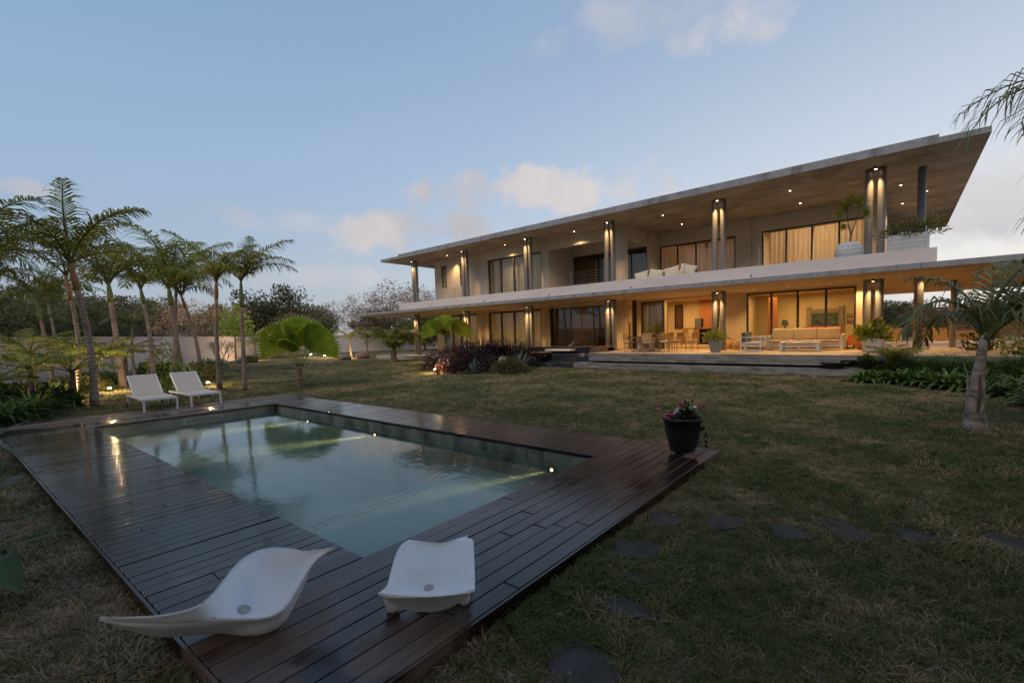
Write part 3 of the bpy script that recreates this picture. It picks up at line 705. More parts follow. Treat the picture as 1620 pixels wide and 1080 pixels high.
# dark stone water basin beside the terrace
tub = thing('water_basin', 'dark blue-black stone basin and planter beside the left end of the terrace', 'stone basin', (0,0,0))
tb = lambda nm, mt, *a: boxo(nm, M[mt], tub, *a, bevel=.01)
tb('basin_base', 'stone_dark', -18.3, 18.9, 0, -12.75, 20.4, .22); tb('basin_wall', 'stone_dark', -18.6, 20.4, .0, -12.3, 20.8, .62)
tb('basin_wall', 'stone_dark', -12.95, 19.5, .22, -12.26, 20.4, .55)
tb('back_planter', 'stone_dark', -18.0, 21.6, .3, -12.3, 22.3, .93); tb('capping', 'tubwood', -18.0, 21.55, .93, -12.3, 22.1, .97); tb('side_rail', 'tubwood', -13.0, 20.82, .5, -12.3, 22.2, .9)
tb('seat', 'painted_white_wood', -16.1, 20.9, .74, -14.3, 21.45, .84)
tb('inner_step', 'stone_dark', -18.6, 20.8, .0, -12.3, 21.55, .4)
bw = thing('bowl', 'wide dark shallow bowl on the rim of the black stone basin', 'bowl', (-15.9, 20.0, .45))
MB().lathe([(.01,0),(.35,0),(.72,.22),(.74,.27),(.68,.26),(.33,.05),(.01,.05)], 28).build('bowl_body', M['tubwood'], bw, smooth=True); MB().lathe([(.001,-.23),(.2,-.23),(.2,0),(.001,0)], 16).build('foot', M['stone_dark'], bw)

# ------------------------------------------------------------------ curtains
def curtain(x0, x1, z0, z1, y, mat, label, amp=.06, per=.23):
    n = max(8, int((x1-x0)/per*6)); mb = MB(); ph = random.random()*6
    for i in range(n+1):
        x = x0+(x1-x0)*i/n; a = amp*math.sin(2*math.pi*(x-x0)/per+ph) + .4*amp*math.sin(2*math.pi*(x-x0)/(per*2.7))
        for z, k in ((z0, 1.25), ((z0+z1)/2, 1.0), (z1, .7)): mb.v.append((x, y+a*k, z))
    for i in range(n):
        for k in range(2): q = 3*i+k; mb.f.append((q, q+3, q+4, q+1))
    o = mb.build('curtain', M[mat], None, smooth=True); tag(o, label, 'curtain', 'curtains behind the tall windows'); return o
curtain(-23.3,-22.75,ZF,7.1,24.25,'curtain_white','narrow white curtain at the left edge of the upper left window')
curtain(-22.4,-18.45,ZF,7.1,24.25,'curtain_white','wide white curtain behind the upper left window')
curtain(-11.9,-9.3,ZF,6.98,28.25,'curtain_peach','peach lit curtain behind the left half of the upper middle window')
curtain(-9.1,-7.45,ZF,6.98,28.25,'curtain_peach','peach lit curtain behind the right half of the upper middle window')
curtain(-5.75,-3.75,ZF,7.0,28.25,'curtain_peach','glowing curtain behind the left half of the upper right window')
curtain(-3.6,-1.35,ZF,7.0,28.25,'curtain_peach','glowing curtain behind the right half of the upper right window')
curtain(-23.3,-18.55,.34,3.36,24.2,'curtain_cream','long cream curtain behind the lower window next to the dark stone basin')
curtain(-28.3,-24.65,.34,3.34,24.2,'curtain_cream','cream curtain behind the lowest left window, partly behind the round fan palm')
curtain(-11.55,-10.35,.74,3.4,24.95,'curtain_cream','cream curtain behind the dark sliding door near the dining table')
curtain(-17.6,-16.6,.34,3.3,24.6,'curtain_cream','cream curtain at the left of the dark glazing above the stone basin')

# pendant lamps
for x, y, z, r, lb in ((-14.0,29.6,5.55,.09,'small round lamp glowing in the dark upper window'),(-3.55,29.8,6.55,.10,'left of two round lamps glowing behind the upper right curtain'),(-3.05,29.8,6.62,.10,'right of two round lamps glowing behind the upper right curtain')):
    t_ = thing('pendant_lamp', lb, 'lamp', (x, y, z)); prof = [(r*math.sin(math.pi*k/8)+.001, -r*math.cos(math.pi*k/8)) for k in range(9)]
    MB().lathe(prof, 16).build('glass_globe', M['pendant_glow'], t_, smooth=True); MB().tube([(0,0,r-.01),(0,0,ZR-z-.01 if z>4 else 1)], .008, 6).build('cord', M['lamp_metal'], t_)
    point((x, y-.0, z-.25), 12, .08)

# ------------------------------------------------------------------ furniture on the terrace
Z = ZT
def part_boxes(name, mat, parent, boxes, bevel=.01):
    mb = MB()
    for b in boxes: mb.box(*b)
    return mb.build(name, M[mat], parent, bevel=bevel)
# dining table
t_ = thing('dining_table', 'round-ended wooden dining table with a carved pedestal, set for a meal', 'table', (-10.1, 21.6, Z), R(4))
mb = MB(); n = 40; pr = []
for k in range(n):
    a = 2*math.pi*k/n; pr.append((.95*math.copysign(abs(math.cos(a))**.8, math.cos(a)), .55*math.copysign(abs(math.sin(a))**.8, math.sin(a))))
mb.add([(x,y,.71) for x,y in pr]+[(x,y,.765) for x,y in pr], [tuple(range(n-1,-1,-1)), tuple(range(n,2*n))]+[(k,(k+1)%n,n+(k+1)%n,n+k) for k in range(n)]).build('tabletop', M['tubwood'], t_)
for x in (-.42, .42):
    MB().lathe([(.10,0),(.16,.04),(.10,.12),(.14,.25),(.17,.38),(.10,.5),(.13,.62),(.2,.71)], 20, (x*.7,0,.08)).build('leg', M['teak_pale'], t_, smooth=True)
part_boxes('base', 'teak_pale', t_, [(-.75,-.09,0,.75,.09,.08),(-.34,-.36,0,-.22,.36,.079),(.22,-.36,0,.34,.36,.079)])
# tableware
def bowl(x, y, z, r, h, mat, label, name='serving_bowl', cat='bowl', grp=None):
    o = MB().lathe([(.001,0),(r*.45,0),(r*.8,h*.5),(r,h),(r*.92,h),(r*.7,h*.5),(r*.4,h*.12),(.001,h*.12)], 18).build(name, M[mat], None, smooth=True); o.location = (x,y,z); return tag(o, label, cat, grp)
zt_ = Z+.766
bowl(-10.62,21.5,zt_,.10,.09,'pot_black','black bowl on the left end of the dining table'); bowl(-9.62,21.5,zt_,.12,.09,'pot_black','black bowl on the right part of the dining table')
bowl(-10.0,21.6,zt_,.16,.12,'steel','large silver bowl in the middle of the dining table'); bowl(-10.3,21.45,zt_,.11,.04,'cloth_cream','pale shallow dish left of the silver bowl'); bowl(-9.42,21.62,zt_,.13,.06,'cloth_cream','pale dish at the right end of the dining table')
v_ = thing('flower_vase', 'vase of dark twigs and small flowers on the dining table', 'vase', (-9.98,21.8,zt_))
MB().lathe([(.001,0),(.06,0),(.085,.1),(.05,.2),(.06,.24)], 16).build('vase_body', M['pot_grey'], v_, smooth=True)
mb = MB()
for k in range(38):
    a = random.random()*6.28; e_ = R(random.uniform(25,80)); d = Vector((math.cos(a)*math.cos(e_), math.sin(a)*math.cos(e_), math.sin(e_))); L = random.uniform(.2,.42); p0 = Vector((0,0,.22)); tip = p0+d*L
    sd = d.cross(Vector((0,0,1))).normalized(); mb.strip([p0, p0+d*L*.6, tip], [.004,.02,.003], sd)
mb.build('bouquet', M['broad_leaf'], v_)
# dining chairs
def dining_chair(loc, rz, label):
    c_ = thing('dining_chair', label, 'chair', loc, rz, 'wooden chairs round the dining table')
    for x in (-.22,.22):
        for y in (-.21,.21): MB().tube([(x,y,0),(x*.95,y*.95,.45)], [.018,.024], 8).build('leg', M['teak'], c_)
    part_boxes('seat', 'teak', c_, [(-.25,-.25,.43,.25,.25,.47)], .012); part_boxes('seat_cushion', 'cushion_bluegrey', c_, [(-.23,-.23,.471,.23,.22,.51)], .015)
    MB().tube([(-.25,-.23,.45),(-.27,-.27,.9),(-.2,-.29,.93),(.2,-.29,.93),(.27,-.27,.9),(.25,-.23,.45)], .017, 8).build('back_frame', M['teak'], c_)
    part_boxes('backrest', 'wicker', c_, [(-.235,-.275,.55,.235,-.25,.9)], .01)
    for s in (-1,1): MB().tube([(s*.26,-.26,.66),(s*.28,.1,.68),(s*.27,.2,.64),(s*.24,.21,.46)], .016, 8).build('armrest', M['teak'], c_)
    return c_
c0 = dining_chair((-11.05, 21.75, Z), R(-95), 'chair with a grey-blue cushion at the left end of the dining table')
for x, y, a, lb in ((-8.95,21.45,88,'wooden chair at the right end of the dining table, nearest the lawn'),(-8.75,22.15,80,'wicker-backed chair just behind the right end chair of the dining table'),(-8.2,22.9,75,'wicker-backed chair standing farthest right and back from the dining table'),
                   (-10.4,22.45,175,'chair on the house side of the dining table, left of the vase'),(-9.5,22.5,185,'chair on the house side of the dining table, right of the vase'),(-9.6,20.85,5,'chair on the lawn side of the table under its right half')):
    c_ = copy_tree(c0); c_.location = (x,y,Z); c_.rotation_euler = (0,0,R(a)); c_['label'] = lb
# outdoor sofa of white boards
sf = thing('outdoor_sofa', 'long white wooden sofa with three tan back cushions before the big window', 'sofa', (-3.3, 23.3, Z), R(1))
W = 1.46
part_boxes('frame', 'painted_white_wood', sf, [(-W+.13,-.42,.16,W-.13,-.38,.27),(-W+.13,-.42,.06,W-.13,-.39,.10),(-W+.13,-.42,.29,W-.13,.42,.33),(-W+.13,.36,.33,W-.13,.41,.60)])
for s in (-1,1):
    part_boxes('arm', 'painted_white_wood', sf, [(s*W-(.06 if s>0 else -.0)-.06,-.45,0,s*W+(.0 if s>0 else .12)-(.0),-.33,.66) if 0 else (min(s*W,s*(W-.12)),-.45,0,max(s*W,s*(W-.12)),-.34,.62),(min(s*W,s*(W-.12)),.34,0,max(s*W,s*(W-.12)),.45,.62),(min(s*W,s*(W-.12)),-.45,.621,max(s*W,s*(W-.12)),.45,.68),(min(s*W,s*(W-.12)),-.338,.0,max(s*W,s*(W-.12)),.338,.08)])
for k in range(3):
    x = -W+.14+(2*W-.28)*k/3; w3 = (2*W-.28)/3
    part_boxes('seat_cushion', 'cushion_tan', sf, [(x+.01,-.40,.333,x+w3-.01,.22,.46)], .03)
    part_boxes('back_cushion', 'cushion_tan', sf, [(x+.01,.10,.462,x+w3-.01,.30,.98)], .04)
# coffee table
ct = thing('coffee_table', 'low white wooden coffee table in front of the outdoor sofa', 'table', (-3.3, 22.15, Z), R(1))
part_boxes('tabletop', 'painted_white_wood', ct, [(-.74,-.32,.36,.74,.32,.41)])
for sx in (-1,1):
    for sy in (-1,1): part_boxes('leg', 'painted_white_wood', ct, [(min(sx*.74,sx*.6),min(sy*.32,sy*.2),0,max(sx*.74,sx*.6),max(sy*.32,sy*.2),.359)])
part_boxes('stretcher', 'painted_white_wood', ct, [(-.6,-.29,.2,.6,-.25,.27),(-.6,-.29,.03,.6,-.26,.06),(-.06,-.292,.061,.02,-.25,.199),(-.6,.25,.2,.6,.29,.27)])
# aluminium armchairs
def armchair(loc, rz, label):
    c_ = thing('armchair', label, 'armchair', loc, rz, 'white metal armchairs on the terrace')
    for s in (-1,1):
        MB().bar((s*.38,-.4,0),(s*.38,-.4,.62),.04).bar((s*.38,.4,0),(s*.38,.4,.62),.04).bar((s*.38,-.42,.64),(s*.38,.42,.64),.04).bar((s*.38,-.38,.02),(s*.38,.38,.02),.04).bar((s*.38,-.38,.38),(s*.38,.38,.38),.035).build('side_frame', M['alu_white'], c_)
    part_boxes('seat_frame', 'alu_white', c_, [(-.36,-.38,.24,.36,.38,.29)]); part_boxes('seat_cushion', 'cushion_bluegrey', c_, [(-.35,-.37,.291,.35,.3,.41)], .03)
    part_boxes('back_cushion', 'cushion_grey', c_, [(-.34,.2,.42,.34,.38,.86)], .03); return c_
ac = armchair((-5.15, 22.0, Z), R(92), 'white metal armchair with grey back cushion between the tapered pot and the sofa')
c_ = copy_tree(ac); c_.location = (-5.35, 23.5, Z); c_.rotation_euler = (0,0,R(95)); c_['label'] = 'second white metal armchair standing behind the first, nearer the house wall'
part_boxes('a', 'cushion_tan', None, [(0,0,0,.1,.1,.1)]) if 0 else None
# throw blanket on stool
st2_ = thing('blanket_stool', 'low stool draped with a bright orange blanket right of the sofa', 'stool', (-1.55, 23.95, Z))
part_boxes('stool_frame', 'tubwood', st2_, [(-.24,-.2,0,-.2,-.16,.4),(.2,-.2,0,.24,-.16,.4),(-.24,.1,0,-.2,.14,.4),(.2,.1,0,.24,.14,.4),(-.25,-.21,.4,.25,.15,.44)], .004); part_boxes('blanket', 'cloth_orange', st2_, [(-.2,-.225,.2,.2,-.212,.62),(-.2,-.212,.441,.2,.1,.62)], .01)
# baskets
def basket(x, y, r, h, label):
    b_ = thing('wicker_basket', label, 'basket', (x,y,Z), 0, 'wicker baskets against the terrace wall')
    MB().lathe([(r*.85,0),(r,h*.4),(r*.95,h),(r*.88,h),(r*.9,h*.4),(.01,.03)], 20).build('basket_body', M['wicker'], b_, smooth=True); MB().lathe([(r*.97,h),(r*.8,h+.06),(.05,h+.1),(.001,h+.14)], 20).build('lid', M['wicker'], b_, smooth=True)
basket(-6.9,24.0,.36,.5,'large wicker basket against the wall behind the tapered pot'); basket(-6.1,23.6,.30,.42,'smaller wicker basket beside the white armchair')
# ceramics
def pot_thing(name, label, cat, loc, prof, mat, n=28, rz=0, soilr=None, soilz=None, smooth=True, group=None):
    p_ = thing(name, label, cat, loc, rz, group); MB().lathe(prof, n).build('pot_body', M[mat], p_, smooth=smooth)
    if soilr: MB().lathe([(.001, soilz), (soilr, soilz)], n).build('soil', M['soil'], p_)
    return p_

# ------------------------------------------------------------------ leaf and plant builders
def rosette(n, L, W_, e0, e1, droop, segs=4, seed=1, tipw=.05, fold=.25, jitter=.25, base=0.0, az=(0, 360)):
    r = random.Random(seed); mb = MB()
    for k in range(n):
        a = R(az[0]) + R(az[1]-az[0])*(k+.5*r.random())/n if az != (0,360) else 2.39996*k + r.uniform(-.2,.2)
        e_ = R(e1 + (e0-e1)*(k/max(1,n-1)) + r.uniform(-6,6)); l = L*(1+r.uniform(-jitter,jitter))
        p = Vector((math.cos(a)*base, math.sin(a)*base, 0)); pts = [p.copy()]; ee = e_
        for s in range(segs):
            p = p + Vector((math.cos(a)*math.cos(ee), math.sin(a)*math.cos(ee), math.sin(ee)))*(l/segs); pts.append(p.copy()); ee -= R(droop)/segs*(1+s*.5)
        ws = [W_*(.45 + .55*math.sin(math.pi*min(1,(i/segs)*.9+.1)))*(1 if i < segs else tipw) for i in range(segs+1)]
        sd = Vector((-math.sin(a), math.cos(a), 0)); mb.strip(pts, ws, sd, fold)
    return mb
def leafbush(n, rx, ry, rz_, l, w_, seed=1, surface=.55, up=.3, zc=0.0):
    r = random.Random(seed); mb = MB()
    for _ in range(n):
        d = Vector((r.gauss(0,1), r.gauss(0,1), abs(r.gauss(0,1)))).normalized(); f = surface + (1-surface)*r.random()
        f *= 1 + .12*math.sin(5*d.x+seed)*math.cos(4*d.y)
        p = Vector((d.x*rx*f, d.y*ry*f, zc + d.z*rz_*f)); dr = (d + Vector((r.gauss(0,.5), r.gauss(0,.5), up+r.gauss(0,.4)))).normalized()
        sd = dr.cross(Vector((r.gauss(0,1), r.gauss(0,1), r.gauss(0,1)))).normalized(); ll = l*r.uniform(.6,1.2)
        mb.strip([p, p+dr*ll*.55, p+dr*ll+Vector((0,0,-ll*.18))], [w_*.35, w_, w_*.1], sd, .2)
    return mb
def frond(L, e0, e1, nl, ll, lw, droop=.6, hang=.5, seed=1, bare=.12, sweep=0.0, vee=.35, rr=.014):
    """pinnate palm leaf along +X"""
    r = random.Random(seed); mb = MB(); pts = []; p = Vector((0,0,0)); segs = 14
    for i in range(segs+1):
        pts.append(p.copy()); t = i/segs; e_ = R(e0 + (e1-e0)*t**1.25); p = p + Vector((math.cos(e_), sweep*t*.5, math.sin(e_)))*(L/segs)
    mb.tube(pts, [rr*(1.5-1.25*i/segs)*(1.6 if i == 0 else 1) for i in range(segs+1)], 5)
    for k in range(nl):
        t = bare + (1-bare)*(k+.5)/nl; f = t*segs; i = min(int(f), segs-1); q = pts[i].lerp(pts[i+1], f-i); d = (pts[i+1]-pts[i]).normalized()
        side = d.cross(Vector((0,0,1))).normalized() if abs(d.z) < .98 else Vector((0,-1,0)); upv = side.cross(d).normalized()
        l_ = ll*(math.sin(math.pi*min(1,.18+.78*t))**.7)*r.uniform(.85,1.1)
        for s in (-1, 1):
            a = .45 + .35*t + r.uniform(-.2,.2); l_ *= r.choice((1, 1, 1, .9, .75)); hng = hang*r.uniform(.6, 1.5)
            dr = (side*s*math.cos(a)*1.0 + d*math.sin(a)*1.1 + upv*(vee+r.uniform(-.2,.2))).normalized()
            p1 = q + dr*l_*.5 + Vector((0,0,-droop*l_*.12)); dr2 = (dr + Vector((0,0,-hng-r.random()*.3)) + Vector((0,sweep,0))).normalized(); p2 = p1 + dr2*l_*.32; p3 = p2 + (dr2+Vector((0,0,-hng*.8))).normalized()*l_*.25
            sd = dr.cross(upv).normalized(); mb.strip([q, p1, p2, p3], [lw*.6, lw, lw*.7, lw*.1], sd, 0)
    return mb
def fanleaf(Rr, pet, seed=1, nseg=22, span=138, cup=.08, off=0.0):
    """pleated round fan on a stalk along +X"""
    r = random.Random(seed); st_ = MB(); st_.tube([(0,0,0),(pet*.5,0,.02),(pet,0,0)], [.022,.016,.012], 6); mb = MB()
    o = len(mb.v); mb.v.append((0,0,0)); half = R(span)/2
    for k in range(nseg*2+1):
        a = -half + 2*half*k/(nseg*2); pl = .035 if k % 2 else -.035
        for f in (.5, .86):
            rad = Rr*f*(.88+.12*math.cos(a)); mb.v.append((rad*math.cos(a), rad*math.sin(a), pl*f*1.5 + cup*Rr*f*f*(abs(math.sin(a))**1.5) - .08*f*f))
        rad = Rr*(1.0 if k % 2 else .86)*(.88+.12*math.cos(a))*(1+r.uniform(-.02,.02)); mb.v.append((rad*math.cos(a), rad*math.sin(a), cup*Rr*(abs(math.sin(a))**1.5) - .12 - (.05 if k % 2 else 0)))
    for k in range(nseg*2):
        a = o+1+3*k; b = a+3; mb.f += [(o, a, b), (a, a+1, b+1, b), (a+1, a+2, b+2, b+1)]
    mb.v = [(pet+x*math.cos(off)-y*math.sin(off), x*math.sin(off)+y*math.cos(off), z) for x, y, z in mb.v]
    return st_, mb

# palm fronds, shared by all the feather palms
FR = []
for i, (e0, e1) in enumerate(((70, -12), (56, -34), (42, -58), (62, 6), (70, -8))):
    FR.append(frond(1.0, e0, e1, 38, .29, .0078, .8, .8, seed=i+3, sweep=.12*(-1)**i, rr=.009, vee=.22))
FRM = []
for i, mb in enumerate(FR):
    o = mb.build('frond', M['palm_leaf']); FRM.append(o.data); bpy.data.objects.remove(o)
frm_dark = []
for me in FRM: m2 = me.copy(); m2.materials[0] = M['palm_leaf_dark']; frm_dark.append(m2)
WIND = math.atan2(.63, .776)           # leaves are blown to the right of the picture
def palm(base, top, r0, L, label, nf=9, shaft='crownshaft_green', shaftl=.75, dark=False, seed=0, spear=True, trunk='palm_trunk', droopy=0, group='feather palms along the garden wall', squash=1.0, kinds=None):
    r = random.Random(seed); b, t_ = Vector(base), Vector(top)
    p_ = thing('palm_tree', label, 'palm tree', b, 0, group); d = t_-b; n = 14; bend = Vector((r.uniform(-.06,.06), r.uniform(-.06,.06), 0))*d.length
    pts = [d*(i/n) + bend*math.sin(math.pi*i/n)*.7 + Vector((0,0,-.03 if i == 0 else 0)) for i in range(n+1)]
    rad = [r0*.68*(1.25-.2*min(1,i/3))*(1-.28*i/n)*(1.04 if i % 2 else .985) for i in range(n+1)]
    MB().tube(pts, rad, 12).build('trunk', M[trunk], p_, smooth=True)
    dirn = (pts[-1]-pts[-2]).normalized(); top_l = pts[-1]+dirn*shaftl
    if shaftl: MB().tube([pts[-1]-dirn*.05, pts[-1]+dirn*shaftl*.3, pts[-1]+dirn*shaftl*.75, top_l+dirn*.08], [r0*.62, r0*.68, r0*.48, r0*.26], 12).build('crownshaft', M[shaft], p_, smooth=True)
    fr = frm_dark if dark else FRM
    for k in range(nf):
        a = 2.39996*k + r.uniform(-.25,.25) + seed; a = a + .45*math.sin(WIND-a)                     # gather towards the lee side
        kind = (4 if spear and k == 0 else (0,1,3,2,1,0,3,1,2,1,0)[k % 11]) if not droopy else (1,2,0,2,1)[k % 5]
        if kinds: kind = kinds[k % len(kinds)]
        s = L*1.12*r.uniform(.85,1.08)*(1.0 if kind != 2 else .85)
        inst('frond', fr[kind], p_, top_l, (R(r.uniform(-14,14)), R(r.uniform(-6,6)), a), (s, s, s*squash))
    if spear: MB().tube([top_l, top_l+Vector((-.02,0,L*.25)), top_l+Vector((-.05,0,L*.62))], [.03,.018,.004], 6).build('spear_leaf', M['crownshaft_green'], p_)
    return p_
G_ = 'feather palms along the garden wall'
palm((-18.52,2.07,0),(-19.02,1.98,3.5),.135,2.7,'tall palm with an orange crownshaft, nearest the left lounger on its left',8,'crownshaft_orange',.75,seed=1)
palm((-21.16,1.9,0),(-21.3,2.05,3.35),.10,2.2,'thin palm with a pinkish trunk just left of the tall orange one',6,'crownshaft_orange',.8,seed=2,spear=False,dark=True)
palm((-25.51,3.77,0),(-26.05,3.7,3.65),.16,2.7,'brown-trunked palm behind the left lounger, fronds hanging over its trunk',9,seed=3,dark=True)
palm((-31.38,5.17,0),(-31.55,5.25,2.7),.11,1.7,'short palm with a drooping tuft seen between two taller trunks',9,seed=4,droopy=1,shaftl=.2,spear=False,dark=True)
palm((-29.15,5.47,0),(-29.65,5.43,3.85),.145,2.7,'leaning grey-trunked palm rising straight above the left lounger',9,seed=5)
palm((-30.55,6.62,0),(-30.8,6.8,3.9),.20,4.0,'thickest palm of the row with a tall bare spear leaf, between the loungers',11,seed=6,shaftl=.9)
palm((-33.08,7.61,0),(-33.6,7.67,4.6),.14,3.0,'slim palm right behind the thickest one, trunk almost touching it',8,seed=7,dark=True,spear=False)
palm((-31.76,8.14,0),(-32.6,7.84,3.9),.14,3.0,'palm leaning to the left above the right lounger',8,'crownshaft_orange',.7,seed=8,dark=True)
palm((-20.17,5.74,0),(-20.4,5.9,3.5),.115,2.1,'straight palm between the leaning one and the rightmost of the row',8,'crownshaft_orange',.65,seed=9)
palm((-18.64,6.09,0),(-18.87,6.24,3.1),.105,2.15,'rightmost palm of the row, its fronds swept to the right against the sky',9,seed=10,shaftl=.95)
palm((-29.11,2.0,0),(-29.6,1.85,3.0),.12,2.6,'dark palm at the far left with its crown over the garden wall',9,seed=11,dark=True,spear=False)
palm((-35.34,2.69,0),(-35.8,2.62,3.4),.115,2.3,'small palm with a yellow-green trunk at the far left',8,seed=12,spear=False)
palm((-17.6,.05,0),(-18.3,-.1,3.1),.14,2.5,'palm cut off by the left edge of the photo, only its crown showing',10,seed=13,dark=True,spear=False)
palm((-23.5,.2,0),(-23.9,.2,3.3),.14,2.7,'palm crown behind the one cut off by the left edge',9,seed=14,dark=True,spear=False)
palm((-33.33,4.67,0),(-33.6,4.6,1.2),.07,1.4,'knee-high feather palm lit from below near the garden wall',8,seed=15,shaftl=.1,spear=False)
small = [((-43.7,21.44,0),(-43.9,21.5,.7),.22,1.9,'young palm with a forked trunk lit by the second garden lamp'),((-38.9,21.47,0),(-39.0,21.5,1.5),.16,1.8,'young palm with its trunk lit bright between two brown rocks'),
         ((-50.5,30.0,0),(-50.5,30.0,1.4),.14,2.0,'small palm against the garden wall near the house'),((-49.2,17.1,0),(-49.2,17.2,1.2),.12,2.6,'young coconut palm by the garden wall left of the round fan palm'),((-51.2,19.85,0),(-51.2,19.85,.8),.10,1.9,'thin drooping young palm between the coconut palm and the round fan palm')]
for i, (b, t_, r0, L, lb) in enumerate(small): palm(b, t_, r0, L, lb, 9, seed=20+i, shaftl=.15, spear=False, droopy=1 if i == 4 else 0, group='young palms on the far lawn', trunk='fibre_trunk')
# date palm: short thick trunk, stiff arching leaves
dp = palm((-28.6,19.1,0),(-28.6,19.1,.8),.36,2.35,'squat date palm with a shaggy short trunk on the lawn before the house',26,seed=31,shaftl=0,spear=False,trunk='fibre_trunk',group='palms standing on the lawn',kinds=(3,0,4,1,3,0,1))
# round fan palms
def fan_palm(loc, h, Rr, n, label, seed=1, pet=1.2, trunk_h=1.1, r0=.15):
    r = random.Random(seed); p_ = thing('fan_palm', label, 'palm tree', loc, 0, 'round-leaved fan palms')
    nn = 16; MB().tube([(r.uniform(-.015,.015), 0, -.03 + trunk_h*i/nn) for i in range(nn+1)], [r0*(1.05-.35*i/nn)*(1.13 if i % 2 else .9) for i in range(nn+1)], 11).build('trunk', M['fibre_trunk'], p_)
    for k in range(n):
        a, e_, roll, off, sc_ = FANS[k % len(FANS)]
        sts, lf = fanleaf(Rr*sc_, pet*(.8+.2*sc_), seed+k, off=off); so = sts.build('petiole', M['crownshaft_green'], p_, smooth=True); lf.build('leaf_blade', M['fan_leaf'], so); so.location = (0,0,trunk_h-.12); so.rotation_mode = 'XYZ'
        so.rotation_euler = Matrix.Rotation(a, 3, 'Z').to_4x4().to_3x3() .__matmul__(Matrix.Rotation(-e_, 3, 'Y')).__matmul__(Matrix.Rotation(roll, 3, 'X')).to_euler()
    return p_
CR_ = math.atan2(.63, .776)      # direction of the picture's right-hand side
FANS = [(CR_+R(182), R(58), R(80), R(-2), 1.0), (CR_+R(-2), R(56), R(-78), R(4), 1.0), (CR_+R(97), R(84), R(10), R(4), 1.08), (CR_+R(262), R(64), R(-12), 0, .55), (CR_+R(150), R(72), R(45), R(-2), .95), (CR_+R(34), R(70), R(-42), R(4), .95)]
fan_palm((-17.44,7.53,0), 3.0, 1.2, 6, 'fan palm with big round pleated leaves alone on the lawn beyond the pool', 1, .80, .80, .13)
fan_palm((-22.6,19.0,0), 3.2, 1.1, 6, 'fan palm with round leaves rising behind the purple shrubs', 2, 1.2, .95, .16)

# coconut palm on the right lawn
cp = thing('coconut_palm', 'young coconut palm with a swollen grey trunk on the right lawn', 'palm tree', (.99,10.2,0))
MB().tube([(0,0,-.03),(0,0,.12),(-.01,0,.26),(-.015,0,.42),(0,0,.6),(.01,0,.85),(.03,.02,1.1),(.05,.03,1.35),(.08,.05,1.6)], [.155,.15,.14,.115,.105,.09,.07,.06,.045], 16).build('trunk', M['trunk_pale'], cp, smooth=True)
MB().strip([(-.13,-.08,.30),(-.13,-.1,.6),(-.12,-.1,.9),(-.2,-.12,1.22)], [.02,.035,.03,.005], Vector((.3,-.3,0)), .3).build('dry_sheath', M['trunk_pale'], cp)
MB().strip([(.02,-.13,.35),(.05,-.14,.62),(.02,-.12,.95)], [.03,.05,.01], Vector((.7,.6,0)), .3).build('dry_sheath', M['bark'], cp)
COCO = []
for i, (e0, e1, sw) in enumerate(((76,-105,0),(62,-70,.1),(52,-85,-.1),(66,-30,.1),(84,-10,0))):
    o = frond(1.0, e0, e1, 32, .33, .008, .9, 1.0, seed=40+i, sweep=sw, bare=.16, rr=.013).build('frond', M['coco_leaf']); COCO.append(o.data); bpy.data.objects.remove(o)
for k, (a, kd, s) in enumerate(((212,0,1.85),(35,4,2.2),(10,1,2.4),(-25,2,2.1),(70,4,2.0),(120,2,1.9),(45,1,2.5),(165,4,1.7),(20,3,2.4))):
    inst('frond', COCO[kd], cp, (.08,.05,1.5), (0,0,R(a)+.0), (s,s,s))
WISP = []
for i, (e0, e1, sw) in enumerate(((58,-80,.1),(70,-50,-.1))):
    o = frond(1.0, e0, e1, 26, .42, .0042, .9, 1.3, seed=70+i, sweep=sw, bare=.16, rr=.008).build('frond', M['palm_leaf_dark']); WISP.append(o.data); bpy.data.objects.remove(o)
# palm whose fronds reach in from the right edge
ep = thing('overhanging_palm', 'palm cut off by the right edge with thin dark fronds hanging against the sky', 'palm tree', (1.88,7.2,0))
MB().tube([(0,0,-.03),(0,0,1.5),(.02,.05,2.4),(0,.1,3.6)], [.17,.13,.11,.09], 12).build('trunk', M['palm_trunk'], ep, smooth=True)
for k, (a, kd, s, dz) in enumerate(((219,2,1.75,3.6),(238,1,1.6,3.6),(200,2,1.9,3.65),(225,0,1.5,3.6),(185,1,1.8,3.6),(212,2,1.35,2.7),(232,2,1.3,2.4),(222,2,1.2,2.1),(205,1,1.25,2.9),(250,2,1.5,3.5),(60,1,1.8,3.6),(0,0,1.8,3.6),(300,1,1.8,3.6),(120,3,1.8,3.6))):
    inst('frond', WISP[kd % 2], ep, (0,.1,dz), (0,0,R(a)), (s,s,s))

# ------------------------------------------------------------------ shrubs, ferns, beds
def plant(name, label, cat, loc, mbs, rz=0, group=None, s=1.0):
    p_ = thing(name, label, cat, loc, rz, group)
    for nm, mb, mt in mbs: o = mb.build(nm, M[mt], p_); o.scale = (s,s,s)
    return p_
plant('purple_shrub', 'low dark purple-leaved shrub at the left end of the round bed', 'shrub', (-18.7,15.9,0), [('foliage', leafbush(3600,1.75,1.3,1.15,.13,.026,1), 'purple_leaf')], group='purple shrubs in the round bed')
plant('purple_shrub', 'purple-leaved shrub with glossy leaves in the front middle of the round bed', 'shrub', (-16.3,15.0,0), [('foliage', leafbush(3800,1.55,1.3,1.3,.13,.026,2), 'purple_leaf')], group='purple shrubs in the round bed')
plant('purple_shrub', 'small reddish shrub lit by the bed lamp', 'shrub', (-16.6,13.75,0), [('foliage', leafbush(260,.45,.4,.5,.15,.03,3), 'red_leaf')], group='purple shrubs in the round bed')
